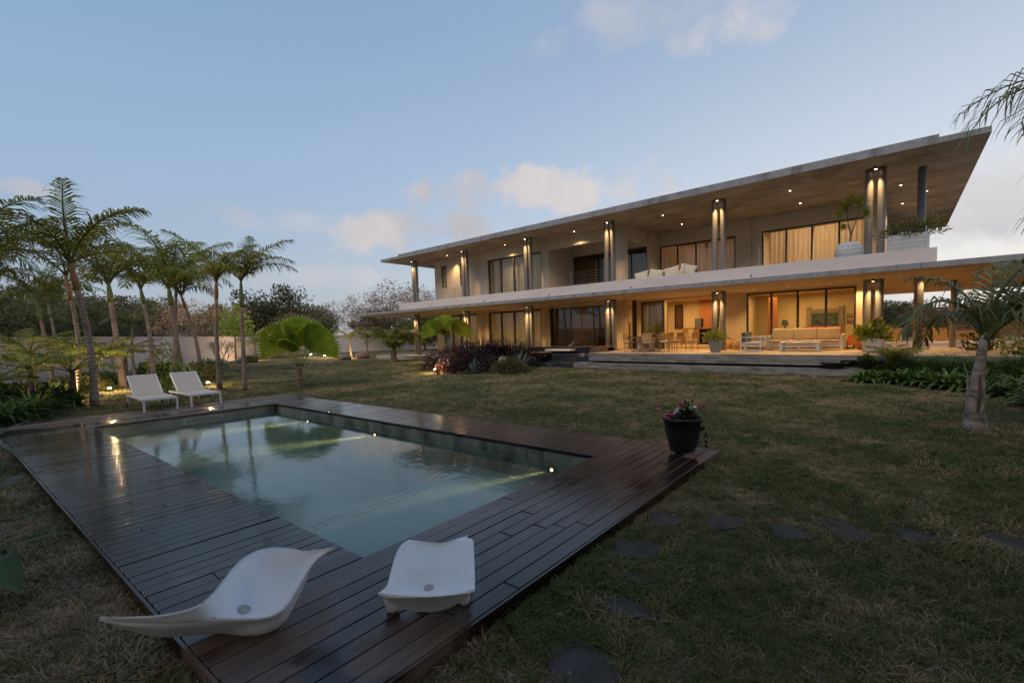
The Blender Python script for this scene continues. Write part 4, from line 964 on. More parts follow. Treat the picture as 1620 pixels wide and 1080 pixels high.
plant('fountain_grass', 'tall dark burgundy grass clump at the top of the round bed', 'grass plant', (-17.6,17.2,0), [('blades', rosette(900,2.0,.016,88,40,60,5,5,base=.5,jitter=.3), 'purple_leaf')], group='burgundy grasses in the round bed')
plant('fountain_grass', 'dark burgundy grass clump at the right of the round bed', 'grass plant', (-16.4,18.2,0), [('blades', rosette(800,1.8,.016,88,42,60,5,6,base=.45,jitter=.3), 'purple_leaf')], group='burgundy grasses in the round bed')
plant('green_shrub', 'dense small-leaved green shrub at the right front of the round bed', 'shrub', (-13.9,15.4,0), [('foliage', leafbush(2600,.95,.8,.72,.11,.02,8), 'tree_leaf')])
plant('leafy_weed', 'light green feathery plant behind the grey-blue agave', 'plant', (-15.6,18.3,0), [('foliage', leafbush(300,.35,.35,1.4,.14,.022,9), 'fern_leaf')])
AG = [((-14.6,16.9,0),1.0,30,'grey-blue agave at the right end of the round bed'),((-15.2,14.3,0),.7,22,'agave in the front middle of the round bed'),((-17.3,14.6,0),.6,20,'agave beside the bed lamp'),
      ((-36.5,9.6,0),.7,22,'first agave from the left in the strip along the garden wall'),((-38.6,11.2,0),.8,22,'second agave from the left in the strip along the garden wall'),((-41.0,13.4,0),.8,22,'agave in the middle of the strip along the garden wall'),((-44.0,15.4,0),.9,24,'agave just right of the rightmost trunk by the garden wall'),((-46.3,17.4,0),.8,22,'last agave on the right in the strip along the garden wall')]
for i, (l_, s, n, lb) in enumerate(AG):
    plant('agave', lb, 'agave', l_, [('rosette', rosette(n,s,.05*s,85,22,12,4,50+i,fold=.45,jitter=.15), 'agave_leaf')], group='grey-green agaves')
for i, (x, y, s, mt, lb) in enumerate(((-35.2,9.6,.7,'broad_leaf','low green shrub in the wall strip behind the right lounger'),(-42.3,14.2,.6,'tree_leaf','low green mound in the middle of the wall strip'),(-42.9,14.6,.35,'red_leaf','small red-flowered plant in the wall strip'),(-47.0,19.0,.8,'tree_leaf','low hedge plant at the right end of the wall strip'),(-50.5,22.2,.9,'tree_leaf','hedge plant in the corner of the garden wall'))):
    plant('bed_shrub', lb, 'shrub', (x,y,0), [('foliage', leafbush(500,s*1.9,s*1.2,s,.16,.04,60+i), mt)], group='shrubs along the garden wall')
# bare frangipani twigs against the wall
def twiggy(loc, h, label, seed, mat='bark_pale', leaf=None, name='bare_shrub', n=7):
    r = random.Random(seed); mb = MB()
    def grow(p, d, l, rad, lv):
        q = p + d*l; mb.tube([p, p.lerp(q,.5)+Vector((r.uniform(-.03,.03)*l, r.uniform(-.03,.03)*l, 0)), q], [rad, rad*.85, rad*.7], 5)
        if lv:
            for _ in range(3 if lv > 1 else 2): grow(q, (d + Vector((r.uniform(-.7,.7), r.uniform(-.7,.7), r.uniform(-.1,.5)))).normalized(), l*.72, rad*.66, lv-1)
    for k in range(n // 2): grow(Vector((r.uniform(-.1,.1), r.uniform(-.1,.1), 0)), Vector((r.uniform(-.6,.6), r.uniform(-.6,.6), 1)).normalized(), h*.36, .035, 4)
    p_ = thing(name, label, 'shrub', loc, 0, 'leafless shrubs by the garden wall'); mb.build('branches', M[mat], p_); return p_
twiggy((-37.5,11.0,0), 2.0, 'leafless shrub with bare crossing twigs against the wall, left one', 3); twiggy((-41.0,12.0,0), 1.9, 'leafless shrub with bare twigs against the wall, right one', 4)
plant('croton_shrub', 'orange and green mottled shrub left of the thickest palm', 'shrub', (-31.2,6.4,0), [('foliage', leafbush(420,.95,.9,2.1,.2,.05,71), 'variegated_leaf')])
plant('dense_shrub', 'dark green bushy shrub right behind the two loungers', 'shrub', (-20.3,4.6,0), [('foliage', leafbush(1100,.75,.7,1.0,.14,.03,72), 'broad_leaf')])
plant('dense_shrub', 'second green bush behind the right lounger, farther back', 'shrub', (-26.0,6.6,0), [('foliage', leafbush(900,1.1,.9,.8,.2,.05,73), 'tree_leaf')])
# slender leafy tree right of the straight palm
lt = thing('young_tree', 'slender young tree with loose leaves in front of the garden wall', 'tree', (-42.0,13.2,0)); MB().tube([(0,0,0),(.1,0,1.5),(0,.1,3.0),(.1,0,4.6)], [.09,.07,.05,.02], 8).build('trunk', M['bark_pale'], lt)
o = leafbush(800,1.5,1.5,2.6,.28,.07,75,surface=.2).build('crown', M['variegated_leaf'], lt); o.location = (0,0,2.3)

for i, (x, y, rx, h, mt, lb) in enumerate(((-22.5,1.0,1.0,.55,'broad_leaf','dark leafy shrub under the leftmost tree ferns'),(-20.6,.6,.8,.75,'broad_leaf_dark','low dark shrub behind the strappy border'),(-25.0,2.2,1.2,.6,'tree_leaf','olive shrub between the tall palms and the wall at the left'),(-28.0,3.2,1.1,.6,'broad_leaf','green shrub near the wall behind the tall orange palm'),(-19.2,1.25,.55,.6,'broad_leaf_dark','small dark shrub at the foot of the leftmost palms'),(-32.5,6.2,1.2,.8,'broad_leaf','bushy shrub against the wall behind the thickest palm'))):
    plant('undergrowth_shrub', lb, 'shrub', (x,y,0), [('foliage', leafbush(1100,rx,rx,h,.2,.04,300+i,surface=.35), mt)], group='undergrowth by the left garden wall')
# tree ferns with lacy spreading fronds at the left
fernf = []
for i, (e0, e1) in enumerate(((38,-22),(26,-30),(52,-5))):
    o = frond(1.0, e0, e1, 30, .26, .013, .5, .35, seed=80+i, bare=.25, vee=.1, rr=.009).build('frond', M['fern_leaf']); fernf.append(o.data); bpy.data.objects.remove(o)
def fern(loc, h, L, label, n=10, seed=0):
    r = random.Random(seed); p_ = thing('tree_fern', label, 'fern', loc, 0, 'tree ferns by the left garden wall')
    MB().tube([(0,0,-.02),(.02,0,h*.5),(0,.02,h)], [.10,.08,.06], 9).build('trunk', M['fibre_trunk'], p_)
    for k in range(n): s = L*r.uniform(.85,1.1); inst('frond', fernf[k % 3], p_, (0,0,h), (R(r.uniform(-8,8)),0,2*math.pi*k/n+r.uniform(-.2,.2)), (s,s,s))
fern((-19.6,.9,0), 1.15, 1.5, 'tree fern with an open umbrella of fronds at the far left', seed=1); fern((-19.6,1.75,0), 1.0, 1.7, 'tree fern spreading in front of the pink-trunked palm', seed=2)
fern((-23.6,2.7,0), 1.3, 1.8, 'tree fern glowing yellow in the lamp light behind the tall palm', seed=3); fern((-18.0,.2,0), .85, 1.4, 'low tree fern at the left edge above the strappy border', seed=4)
fern((-24.5,1.2,0), 1.6, 2.0, 'taller tree fern farther back near the wall at the left', seed=5); fern((-27.5,4.2,0), 1.3, 1.6, 'tree fern between the left lounger and the wall', seed=6)
# strappy border plants beside the deck
for i in range(11):
    x = -15.5 - .25*i*1.0 + random.uniform(-.15,.15); y = -.05 + .17*i*.8 + random.uniform(-.15,.15)
    if i > 7: x = -18.5+random.uniform(-.8,.8); y = .2+.5*(i-7)
    plant('strap_plant', ('strappy green border plant at the deck edge, number in line from the left edge' if 0 else
          ['strappy plant cut by the left edge of the photo','strappy plant next to the left edge','big strappy clump left of the brown bromeliad','strappy plant touching the left of the bromeliad','strappy plant touching the right of the bromeliad','dense strappy plant right of the bromeliad','strappy plant nearest the deck corner','last strappy plant of the border before the lawn','strappy plant behind the border at the left','strappy plant behind the border in the middle','strappy plant behind the border below the lamp'][i]),
          'plant', (x,y,0), [('leaves', rosette(46,.80,.026,86,34,62,5,90+i,fold=.3), 'strap_leaf')], group='strappy border plants')
plant('bromeliad', 'brown pink-stemmed bromeliad standing in the strappy border', 'plant', (-16.7,.75,0), [('leaves', rosette(26,.8,.03,84,48,25,4,120,fold=.4), 'palm_leaf')])
# big leaves in the left foreground
def bigleaf(L, Wd, e0, droop, seed, segs=12, wav=.05):
    r = random.Random(seed); mb = MB(); p = Vector((0,0,0)); pts = [p.copy()]; e_ = R(e0)
    for i in range(segs): p = p + Vector((math.cos(e_), 0, math.sin(e_)))*(L/segs); e_ -= R(droop)/segs; pts.append(p.copy())
    ws = [Wd*max(.05, math.sin(math.pi*min(1,(.06+.94*i/segs)))**.75) for i in range(segs+1)]; o = len(mb.v)
    for i, q in enumerate(pts):
        for k in range(-3, 4): a = k/3; mb.v.append((q.x, q.y+a*ws[i], q.z + .22*abs(a)*ws[i] + wav*ws[i]*math.sin(i*1.9+seed)*abs(a)**2 * 3))
    for i in range(segs):
        for k in range(6): q = o+i*7+k; mb.f.append((q, q+1, q+8, q+7))
    return mb
for lb, loc, specs in (('big-leaved plant reaching in low from the lower left corner', (-4.95,-.24,0), ((.66,.14,34,100,32,.30),(.62,.032,50,45,78,.2),(.68,.032,42,42,62,.2),(.55,.036,62,50,98,.2),(.5,.03,30,50,48,.2),(.5,.1,50,70,-30,.25),(.5,.1,55,60,180,.25),(.45,.09,20,60,10,.18))),
                       ('plant cut by the left edge whose single long wavy leaf lies over the deck edge', (-6.0,-.27,0), ((1.42,.062,12,24,149,.42),(.7,.05,60,60,250,.35),(.6,.05,60,60,320,.35))),
                       ('plant farther left showing only one thin leaf tip near the deck', (-9.15,-.15,0), ((1.6,.055,34,52,12,.35),(.8,.05,60,60,120,.35),(.8,.05,60,60,240,.35)))):
    fl = thing('large_leaf_plant', lb, 'plant', loc, 0, 'broad-leaved plants cut by the left edge')
    MB().tube([(0,0,0),(0,.01,.2),(.0,.01,.42 if loc[0] < -5 else .3)], [.04,.035,.02], 10).build('stem', M['crownshaft_green'], fl, smooth=True)
    for i, (L, Wd, e0, dr, a, z) in enumerate(specs):
        o = bigleaf(L, Wd, e0, dr, i, wav=.11 if Wd > .05 else .02).build('leaf', M['broad_leaf_dark'], fl, smooth=True); o.location = (0,0,z); o.rotation_euler = (0,0,R(a))

# right-hand bed
bmesh_b = {}
RB = [(-.85,17.3,.55),(-.35,17.55,.6),(.05,17.3,.6),(.45,16.9,.62),(.85,16.6,.6),(1.2,16.2,.6),(-.1,18.0,.6),(.5,17.7,.6),(1.1,17.2,.6),(1.6,16.2,.6),(1.9,15.2,.6),(2.3,15.9,.6),(2.5,14.6,.6),(1.75,17.2,.6),(2.3,13.6,.55),(2.9,15.2,.6)]
RL = ['leafy green plant at the left end of the right bed, beside the black pots','second glossy plant from the left in the front of the right bed','third glossy plant from the left in the front of the right bed','glossy plant in the front of the right bed with a yellowish leaf','glossy plant in front left of the coconut trunk','glossy plant just left of the coconut trunk','glossy plant in the second row behind the left end of the right bed','glossy plant in the second row in the middle','glossy plant in the second row near the coconut trunk','glossy plant just right of the coconut trunk','glossy plant right of the trunk with one long pale leaf','dark plant behind the ones right of the trunk','plant at the right edge of the lawn bed','glossy plant behind the coconut trunk','nearest plant at the right edge of the photo','plant half outside the right edge']
for i, ((x, y, s), lb) in enumerate(zip(RB, RL)):
    plant('broad_leaf_plant', lb, 'plant', (x,y,0), [('leaves', rosette(46,s*1.05,.05,80,18,75,4,130+i,fold=.25,jitter=.3,base=.12), 'broad_leaf' if i % 4 != 3 else 'strap_leaf')], group='glossy plants of the right-hand bed')
for i, (x, y, lb) in enumerate(((-.1,19.0,'soft dark grass mass left of the single column'),(.6,18.8,'soft dark grass mass before the single column'),(1.3,18.5,'soft dark grass mass right of the single column'),(1.9,18.2,'soft dark grass behind the coconut trunk'),(2.6,18.6,'grass clump at the far right below the canopy'))):
    plant('soft_grass', lb, 'grass plant', (x,y,0), [('blades', rosette(420,1.15,.006,88,40,70,5,150+i,base=.28,jitter=.3), 'strap_leaf')], group='fine grasses at the right end of the terrace')
for i, (x, y, rx, h, n, lb) in enumerate(((2.9,17.8,.9,1.0,1000,'dark bush at the right edge under the canopy end'),(3.4,20.6,1.2,2.1,1500,'tall yellow-green bush at the right edge behind the coconut palm'),(2.35,23.6,.7,1.6,900,'bush between the coconut palm and the canopy post'))):
    plant('leafy_bush', lb, 'bush', (x,y,0), [('foliage', leafbush(n,rx,rx,h,.2,.035,160+i,surface=.3), 'broad_leaf' if i != 1 else 'fern_leaf')])

# rocks
def rock(loc, sx, sy, sz, label, seed):
    r = random.Random(seed); mb = MB(); n, m_ = 14, 8
    ph = [r.uniform(0,6) for _ in range(6)]
    for i in range(m_+1):
        for k in range(n):
            th = math.pi*i/m_; a = 2*math.pi*k/n; d = Vector((math.sin(th)*math.cos(a), math.sin(th)*math.sin(a), math.cos(th)))
            f = 1+.12*math.sin(3*d.x+ph[0])+.1*math.sin(4*d.y+ph[1])+.08*math.sin(6*d.z+ph[2]+3*d.x); mb.v.append((d.x*sx*f, d.y*sy*f, d.z*sz*f))
    for i in range(m_):
        for k in range(n): a = i*n+k; b = i*n+(k+1) % n; mb.f.append((a, a+n, b+n, b))
    o = mb.build('rock', M['rock_brown'], None, smooth=True); o.location = loc; tag(o, label, 'rock', 'rocks on the lawn')
rock((-36.3,19.4,.15),.6,.45,.32,'reddish rock left of the lit young palm',1); rock((-36.6,21.2,.2),.65,.5,.42,'rounded brown rock right of the lit young palm',2); rock((-15.1,16.3,.12),.6,.4,.5,'long tan rock half hidden behind the green shrub of the round bed',3)

# garden spike lamps
LP = [(-21.0,1.80,'garden lamp glowing at the foot of the pink-trunked palm'),(-22.9,3.0,'garden lamp glowing behind the tall orange palm'),(-21.5,5.72,'garden lamp glowing just right of the right lounger'),(-46.0,16.0,'garden lamp glowing by the wall strip beside the rightmost trunk'),
      (-46.5,21.3,'faint garden lamp glowing at the far wall left of the forked palm'),(-42.3,20.7,'garden lamp glowing at the foot of the forked young palm'),(-38.3,20.9,'garden lamp lighting the trunk of the young palm between the rocks'),(-17.4,13.85,'garden lamp glowing in front of the purple shrubs')]
gl0 = None
for x, y, lb in LP:
    if gl0 is None:
        gl0 = thing('garden_lamp', lb, 'garden lamp', (x,y,0), 0, 'small spike lamps in the garden')
        MB().tube([(0,0,-.05),(0,0,.1)], .012, 6).build('spike', M['lamp_metal'], gl0); MB().lathe([(.03,.08),(.05,.1),(.055,.17),(.048,.17),(.04,.12)], 14).build('lamp_body', M['lamp_metal'], gl0)
        prof = [(.055*math.sin(math.pi*k/6)+.001, .18-.04*math.cos(math.pi*k/6)) for k in range(7)]; MB().lathe(prof, 12).build('bulb', M['garden_glow'], gl0); g_ = gl0
    else: g_ = copy_tree(gl0); g_.location = (x,y,0); g_['label'] = lb
    if x < -35: 
        for ch in g_.children:
            ch.scale = (1.6,1.6,1.3)
    point((x, y-.0, .34), 130 if x > -35 else 170, .05, (1,.66,.30))

# garden wall with wires on posts
gw = thing('garden_wall', 'long plain pinkish-beige garden wall with thin wires strung above it', 'garden wall')
WP = [(-30.0,-5),(-32.1,.5),(-34.0,4.0),(-37.4,6.3),(-45.0,12.3),(-52.8,18.4),(-57.3,22.4),(-55.3,32.5),(-53.5,37.4),(-50,48)]
for (x0,y0),(x1,y1) in zip(WP[:-1], WP[1:]):
    MB().bar((x0,y0,1.1),(x1,y1,1.1),.2 if 0 else 2.24,.22).build('wall_panel', M['wall_garden'], gw) if 0 else None
    d = Vector((x1-x0,y1-y0,0)); L = d.length; Mx = Matrix.Translation((x0,y0,0)) @ Matrix.Rotation(math.atan2(d.y,d.x),4,'Z'); MB().box(0,-.1,-.05,L,.1,2.22,Mx).build('wall_panel', M['wall_garden'], gw)
    MB().box(-.02,-.13,2.222,L+.02,.13,2.27,Mx).build('coping', M['wall_garden'], gw)
    for k in range(6): MB().tube([(x0,y0,2.42+.12*k),(x1,y1,2.42+.12*k)], .006, 4).build('wire', M['lamp_metal'], gw)
    for k in range(max(1,int(L/3))): q = Vector((x0,y0,0))+d*k/max(1,int(L/3)); MB().box(q.x-.02,q.y-.02,2.27,q.x+.02,q.y+.02,3.1).build('post', M['lamp_metal'], gw)

# ------------------------------------------------------------------ trees beyond the wall
def leafcloud(n, clumps, size, seed, lsz=.22, flat=.7):
    """many small leaf quads gathered into clumps through the volume"""
    r = np.random.default_rng(seed); cs = r.normal(size=(clumps,3)); cs /= np.linalg.norm(cs,axis=1)[:,None]; cs *= (r.random(clumps)[:,None]**.45)*np.array([1,1,flat])
    idx = r.integers(0, clumps, n); cr = r.uniform(.13,.32,clumps); p = cs[idx] + np.clip(r.normal(size=(n,3)),-1.5,1.5)*cr[idx][:,None]*.6*np.array([1,1,.75]); p *= size
    a = r.normal(size=(n,3)); a /= np.linalg.norm(a,axis=1)[:,None]; b = np.cross(a, r.normal(size=(n,3))); b /= np.linalg.norm(b,axis=1)[:,None]; s = lsz*r.uniform(.5,1.2,(n,1))
    v = np.stack([p-a*s, p-b*s*.45, p+a*s, p+b*s*.45], 1).reshape(-1,3); f = np.arange(n*4).reshape(-1,4)
    me = bpy.data.meshes.new('crown'); me.from_pydata(v.tolist(), [], f.tolist()); return me
def limbs(h, r0, seed, lv=3, spread=.6, thin=False):
    r = random.Random(seed); mb = MB()
    def grow(p, d, l, rad, k):
        q = p+d*l; mb.tube([p, p.lerp(q,.5)+Vector((r.uniform(-.06,.06)*l, r.uniform(-.06,.06)*l, 0)), q], [rad, rad*.82, rad*.62], 5 if rad < .06 else 8, cap=False)
        if k:
            for _ in range(3 if k > 1 or not thin else 4): grow(q, (d*.8+Vector((r.uniform(-spread,spread), r.uniform(-spread,spread), r.uniform(-.15,.45)))).normalized(), l*r.uniform(.62,.8), rad*.6, k-1)
    grow(Vector((0,0,-.1)), Vector((r.uniform(-.1,.1), r.uniform(-.1,.1), 1)).normalized(), h*.3, r0, lv); return mb
crowns = [leafcloud(13000, 80, 1.0, s, .036) for s in (1,2,3)]; trunks = [limbs(1.0,.035,s,3).build('trunk', M['bark']) for s in (5,6,7)]
crown_b = [leafcloud(2600, 60, 1.0, s, .034) for s in (11,12)]; trunk_b = [limbs(1.0,.022,s,6,.62,True).build('trunk', M['bark_pale']) for s in (15,16)]
trunks = [(o, o.data)[1] for o in trunks] ; trunk_b = [(o, o.data)[1] for o in trunk_b]
for o in [o for o in C.objects if o.name.startswith('trunk') and o.parent is None]: bpy.data.objects.remove(o)
crown_mats = {}
def tree(x, y, h, kind, label, wd=None, seed=0, high=False):
    r = random.Random(seed); t_ = thing('tree', label, 'tree', (x,y,0), r.uniform(0,6), 'trees beyond the garden wall')
    bare = kind in ('bare', 'blossom'); me0 = (crown_b if bare else crowns)[seed % (2 if bare else 3)]; key = (me0.name, kind)
    if key not in crown_mats:
        c_ = me0.copy(); c_.materials.clear(); c_.materials.append(M[{'green':'tree_leaf','brown':'tree_leaf_brown','bare':'twig_leaf','blossom':'blossom_leaf'}[kind]]); crown_mats[key] = c_
    tm = (trunk_b if bare else trunks)[seed % (2 if bare else 3)]
    wd = wd or h*(.42 if bare else .55); inst('trunk', tm, t_, (0,0,0), (0,0,0), (h*.62 if bare else h*.8,)*3)
    inst('crown', crown_mats[key], t_, (0,0,h*(.60 if bare else .72 if high else .5)), (0,0,0), (wd, wd, h*(.42 if bare else .28 if high else .52))); return t_
TR = [(-79.6,-.2,9.6,'green','broad dark tree at the left edge behind the garden wall'),(-91.6,2.9,11.3,'green','dark tree behind the crown of the tall orange palm'),(-95.7,6.0,12,'brown','brownish tree seen between the two leftmost palm trunks'),
(-98.5,10.2,11.6,'green','tall dark tree behind the brown-trunked palm'),(-80.5,12.0,9.6,'brown','olive-brown tree behind the leaning grey palm'),(-89.4,17.7,10.2,'green','dark tree behind the thickest palm'),(-60.5,14.2,7.4,'blossom','tree covered in dry pinkish-orange leaves, left of the straight palm'),
(-63.0,18.5,7.4,'blossom','smaller tree with dry pinkish leaves right of the straight palm'),(-83.5,28.9,8.6,'green','low dark tree behind the rightmost palm of the row'),(-66.7,25.8,10.6,'green','rounded dark tree standing highest between the palm row and the round fan palm'),
(-71.9,31.9,8.6,'brown','brownish tree just right of the highest rounded tree'),(-73.7,36.9,8.6,'bare','bare twiggy tree behind the left side of the round fan palm'),(-65.8,36.9,9.2,'bare','bare grey-pink tree above the left tip of the canopy'),
(-67.2,42.2,11.0,'bare','wide bare pale tree left of the house corner'),(-56.2,38.8,11.3,'bare','tallest bare pinkish tree touching the left tip of the roof'),(-61.5,46.9,11,'bare','bare tree seen between the house wall and the first column'),(-47.2,39.1,6.9,'green','green tree in the gap under the roof beside the first column'),
(-54.9,34.6,6.6,'brown','brown-green tree behind the left tip of the lower canopy'),(-46.3,35.4,6.0,'green','green tree below the lower canopy left of the house'),(-60.5,28.5,6.2,'green','low dense tree behind the wall right of the round fan palm'),(-58.8,25.5,5.8,'brown','low brown tree behind the round fan palm leaves'),
(-70,8,8.0,'green','mid green tree behind the left lounger palms'),(-66,3,7.0,'green','low dense tree behind the wall at the left'),(-62,-3,7.5,'brown','brownish tree at the left edge beyond the wall'),(-75,22,8.5,'green','dense tree behind the leaning palm'),(-52,44,7,'green','green tree by the left corner of the house'),(-68,20,6.5,'green','dense low tree behind the pink-leaved one')]
for i, (x,y,h,k,lb) in enumerate(TR): tree(x,y,h,k,lb,seed=i)
SHADE_TREES = [(-11.5,-9.0,15),(-12.5,-13,10),(-7,-12.5,10),(-2,-12,10.5),(3.5,-11,10),(9.5,-8,9.5),(-5.0,-6.4,16),(.8,-6.2,16.5),(6.6,-4.6,16),(10.5,1.5,13.5),(8.8,6.8,13)]  # unseen trees added behind and right of the viewer to shade the foreground
for i, (x,y,h) in enumerate(SHADE_TREES): t_ = tree(x,y,h,'green',['leftmost unseen shade tree added behind the viewer','back-row unseen shade tree added at far left behind the viewer','back-row unseen shade tree added left behind the viewer','back-row unseen shade tree added straight behind the viewer','back-row unseen shade tree added right behind the viewer','back-row unseen shade tree added at far right behind the viewer','unseen shade tree added close behind the left of the viewer','tallest unseen shade tree added close behind the viewer','unseen shade tree added close behind the viewer on the right','unseen shade tree added beside the lawn at the right hand of the viewer','unseen shade tree added farther along the right side of the lawn, outside the frame'][i],wd=4.9,seed=60+i,high=(i in (0, 6, 7, 8))); t_['group'] = 'unseen trees added to shade the foreground'
TR2 = [(-1.4,57,4.8,'green','tree top seen through the opening left of the single column'),(.5,52,4.3,'green','tree behind the slatted fence right of the single column'),(2.6,53,3.7,'brown','low brown tree over the slatted fence'),(4.2,46.5,3.7,'green','leafy tree behind the fence near the coconut fronds'),
       (6.0,50,3.9,'green','tree behind the coconut palm beyond the fence'),(7.5,43.5,4.4,'green','tree at the right edge beyond the fence'),(7.0,35.6,4.0,'green','dense tree at the right edge nearest the canopy')]
for i, (x,y,h,k,lb) in enumerate(TR2): t_ = tree(x,y,h,k,lb,h*.55,seed=40+i); t_['group'] = 'trees behind the slatted fence'
# hedge palm behind the terrace
palm((-.15,37.6,ZT),(-.15,37.6,ZT+.7),.12,1.7,'potted feathery palm in shade beside the slatted fence',11,seed=60,shaftl=0,spear=False,dark=True,group='palms at the back of the terrace')
MB().bar((.25,38.6,ZT),(.45,39.0,ZT+1.6),.06).build('leaning_pole', M['teak'], None); tag(C.objects[-1], 'pale wooden pole leaning in the dark corner by the fence', 'pole')

# slatted timber fence
sf_ = thing('slat_fence', 'dark brown horizontal slatted fence behind the right end of the terrace', 'fence')
for k in range(10): z = ZT+.12+.2*k; MB().box(-3.0,41.0,z,9.0,41.04,z+.15).build('slat', M['fence_wood'], sf_)
for x in (-3.0,-.6,1.8,4.2,6.6,9.0): MB().box(x-.04,41.042,0,x+.04,41.12,2.85).build('post', M['frame_dark'], sf_)
# timber planters
for (x, y, w_, h, lb) in ((-.35,35.6,.8,.78,'tall timber planter with a white corner at the back left of the open terrace'),(1.5,36.3,1.3,.75,'middle timber planter in front of the slatted fence'),(2.95,36.8,1.3,.55,'lowest timber planter, right of the middle one')):
    p_ = thing('timber_planter', lb, 'planter', (x,y,ZT), 0, 'timber planters at the back of the terrace')
    nb = 5
    for k in range(nb): part_boxes('plank', 'brick_planter', p_, [(-w_/2,-.3,h*k/nb+.004,w_/2,.3,h*(k+1)/nb-.004)], .006)
    part_boxes('corner_post', 'painted_white_wood' if x < 0 else 'brick_planter', p_, [(w_/2+.001,-.31,0,w_/2+.05,-.2,h+.02)], .004)

# ------------------------------------------------------------------ pots and plants on the terrace and balcony
p_ = thing('tapered_planter', 'square tapered grey pot with yellow-green leaves on the terrace edge', 'potted plant', (-6.55,21.3,Z), R(20))
s0, s1, hh = .20, .31, .56
MB().add([(-s0,-s0,0),(s0,-s0,0),(s0,s0,0),(-s0,s0,0),(-s1,-s1,hh),(s1,-s1,hh),(s1,s1,hh),(-s1,s1,hh),(-s1+.04,-s1+.04,hh),(s1-.04,-s1+.04,hh),(s1-.04,s1-.04,hh),(-s1+.04,s1-.04,hh),(-s1+.05,-s1+.05,hh-.06),(s1-.05,-s1+.05,hh-.06),(s1-.05,s1-.05,hh-.06),(-s1+.05,s1-.05,hh-.06)],
    [(0,3,2,1)]+[(k,(k+1)%4,4+(k+1)%4,4+k) for k in range(4)]+[(4+k,4+(k+1)%4,8+(k+1)%4,8+k) for k in range(4)]+[(8+k,8+(k+1)%4,12+(k+1)%4,12+k) for k in range(4)]).build('pot_body', M['pot_grey'], p_)
MB().box(-s1+.05,-s1+.05,hh-.07,s1-.05,s1-.05,hh-.055).build('soil', M['soil'], p_); o = leafbush(240,.5,.5,.5,.24,.045,200,surface=.3,up=.5).build('foliage', M['variegated_leaf'], p_); o.location = (0,0,hh-.08)
p_ = pot_thing('white_pot', 'large round white pot with broad yellow-green leaves at the foot of the right columns', 'potted plant', (-.78,21.7,Z), [(.001,0),(.27,0),(.33,.1),(.36,.5),(.37,.52),(.33,.52),(.32,.45)], 'pot_white', soilr=.325, soilz=.46)
o = leafbush(230,.55,.55,.75,.34,.075,201,surface=.35,up=.6).build('foliage', M['variegated_leaf'], p_); o.location = (0,0,.42)
pot_thing('terracotta_jar', 'terracotta jar standing in shade behind the white pot', 'jar', (-1.25,23.9,Z), [(.001,0),(.15,0),(.24,.2),(.25,.4),(.16,.6),(.17,.66),(.13,.66),(.12,.6)], 'terracotta')
bb = thing('shallow_bowl', 'wide shallow black bowl on the lowest step', 'bowl', (-1.75,18.85,.27)); MB().lathe([(.001,0),(.22,0),(.34,.12),(.43,.22),(.45,.23),(.40,.215),(.3,.1),(.001,.04)], 28).build('bowl_body', M['pot_black'], bb, smooth=True)
p_ = pot_thing('black_pot', 'black pot with low dark foliage beside the shallow bowl', 'potted plant', (-.85,18.9,.27), [(.001,0),(.15,0),(.21,.33),(.23,.34),(.19,.34),(.18,.28)], 'pot_black', soilr=.185, soilz=.29); o = leafbush(140,.22,.22,.2,.12,.03,202).build('foliage', M['broad_leaf'], p_); o.location = (0,0,.28)
p_ = pot_thing('black_pot', 'wide black pot holding a bushy young palm at the right end of the steps', 'potted palm', (-.1,18.3,.0), [(.001,0),(.25,0),(.34,.42),(.37,.44),(.31,.44),(.30,.38)], 'pot_black', soilr=.305, soilz=.39)
for k in range(16):
    s = random.uniform(.9,1.25); inst('frond', FRM[(4,3,0,4)[k % 4]], p_, (0,0,.4), (0,0,2.4*k), (s,s,s))
# balcony pots
p_ = pot_thing('round_jar', 'big egg-shaped grey jar with a small tree on the balcony', 'potted plant', (-1.57,21.3,ZF), [(.001,0),(.22,0),(.40,.35),(.47,.75),(.44,1.0),(.33,1.16),(.28,1.18),(.26,1.14),(.28,1.1)], 'pot_stone', soilr=.3, soilz=1.15)
MB().tube([(0,0,1.1),(.04,0,1.5),(-.06,.02,2.0),(-.12,0,2.5)], [.035,.03,.022,.015], 7).tube([(.03,0,1.4),(.16,.05,1.9),(.28,.05,2.4)], [.028,.02,.012], 7).build('trunk', M['bark'], p_)
for k, (x, z, s) in enumerate(((-.15,2.45,.55),(.3,2.45,.5),(.05,2.7,.5),(-.35,2.2,.35),(.5,2.1,.35),(-.2,1.75,.25))):
    o = rosette(70,s,.014,85,-10,40,3,210+k).build('foliage', M['fern_leaf'], p_); o.location = (x,0,z)
p_ = thing('concrete_planter', 'long pale concrete planter box of mixed shrubs at the right end of the balcony', 'planter', (.16,21.6,ZF))
part_boxes('planter_body', 'pot_stone', p_, [(-.6,-.4,0,.58,.4,1.24)], .015); MB().box(-.55,-.35,1.241,.53,.35,1.26).build('soil', M['soil'], p_)
o = leafbush(900,.85,.6,.6,.15,.022,220,surface=.3,up=.4).build('foliage', M['tree_leaf'], p_); o.location = (-.05,0,1.2); o = leafbush(300,.5,.5,.75,.13,.02,221,surface=.4,up=.5).build('foliage', M['fern_leaf'], p_); o.location = (.65,0,1.15)
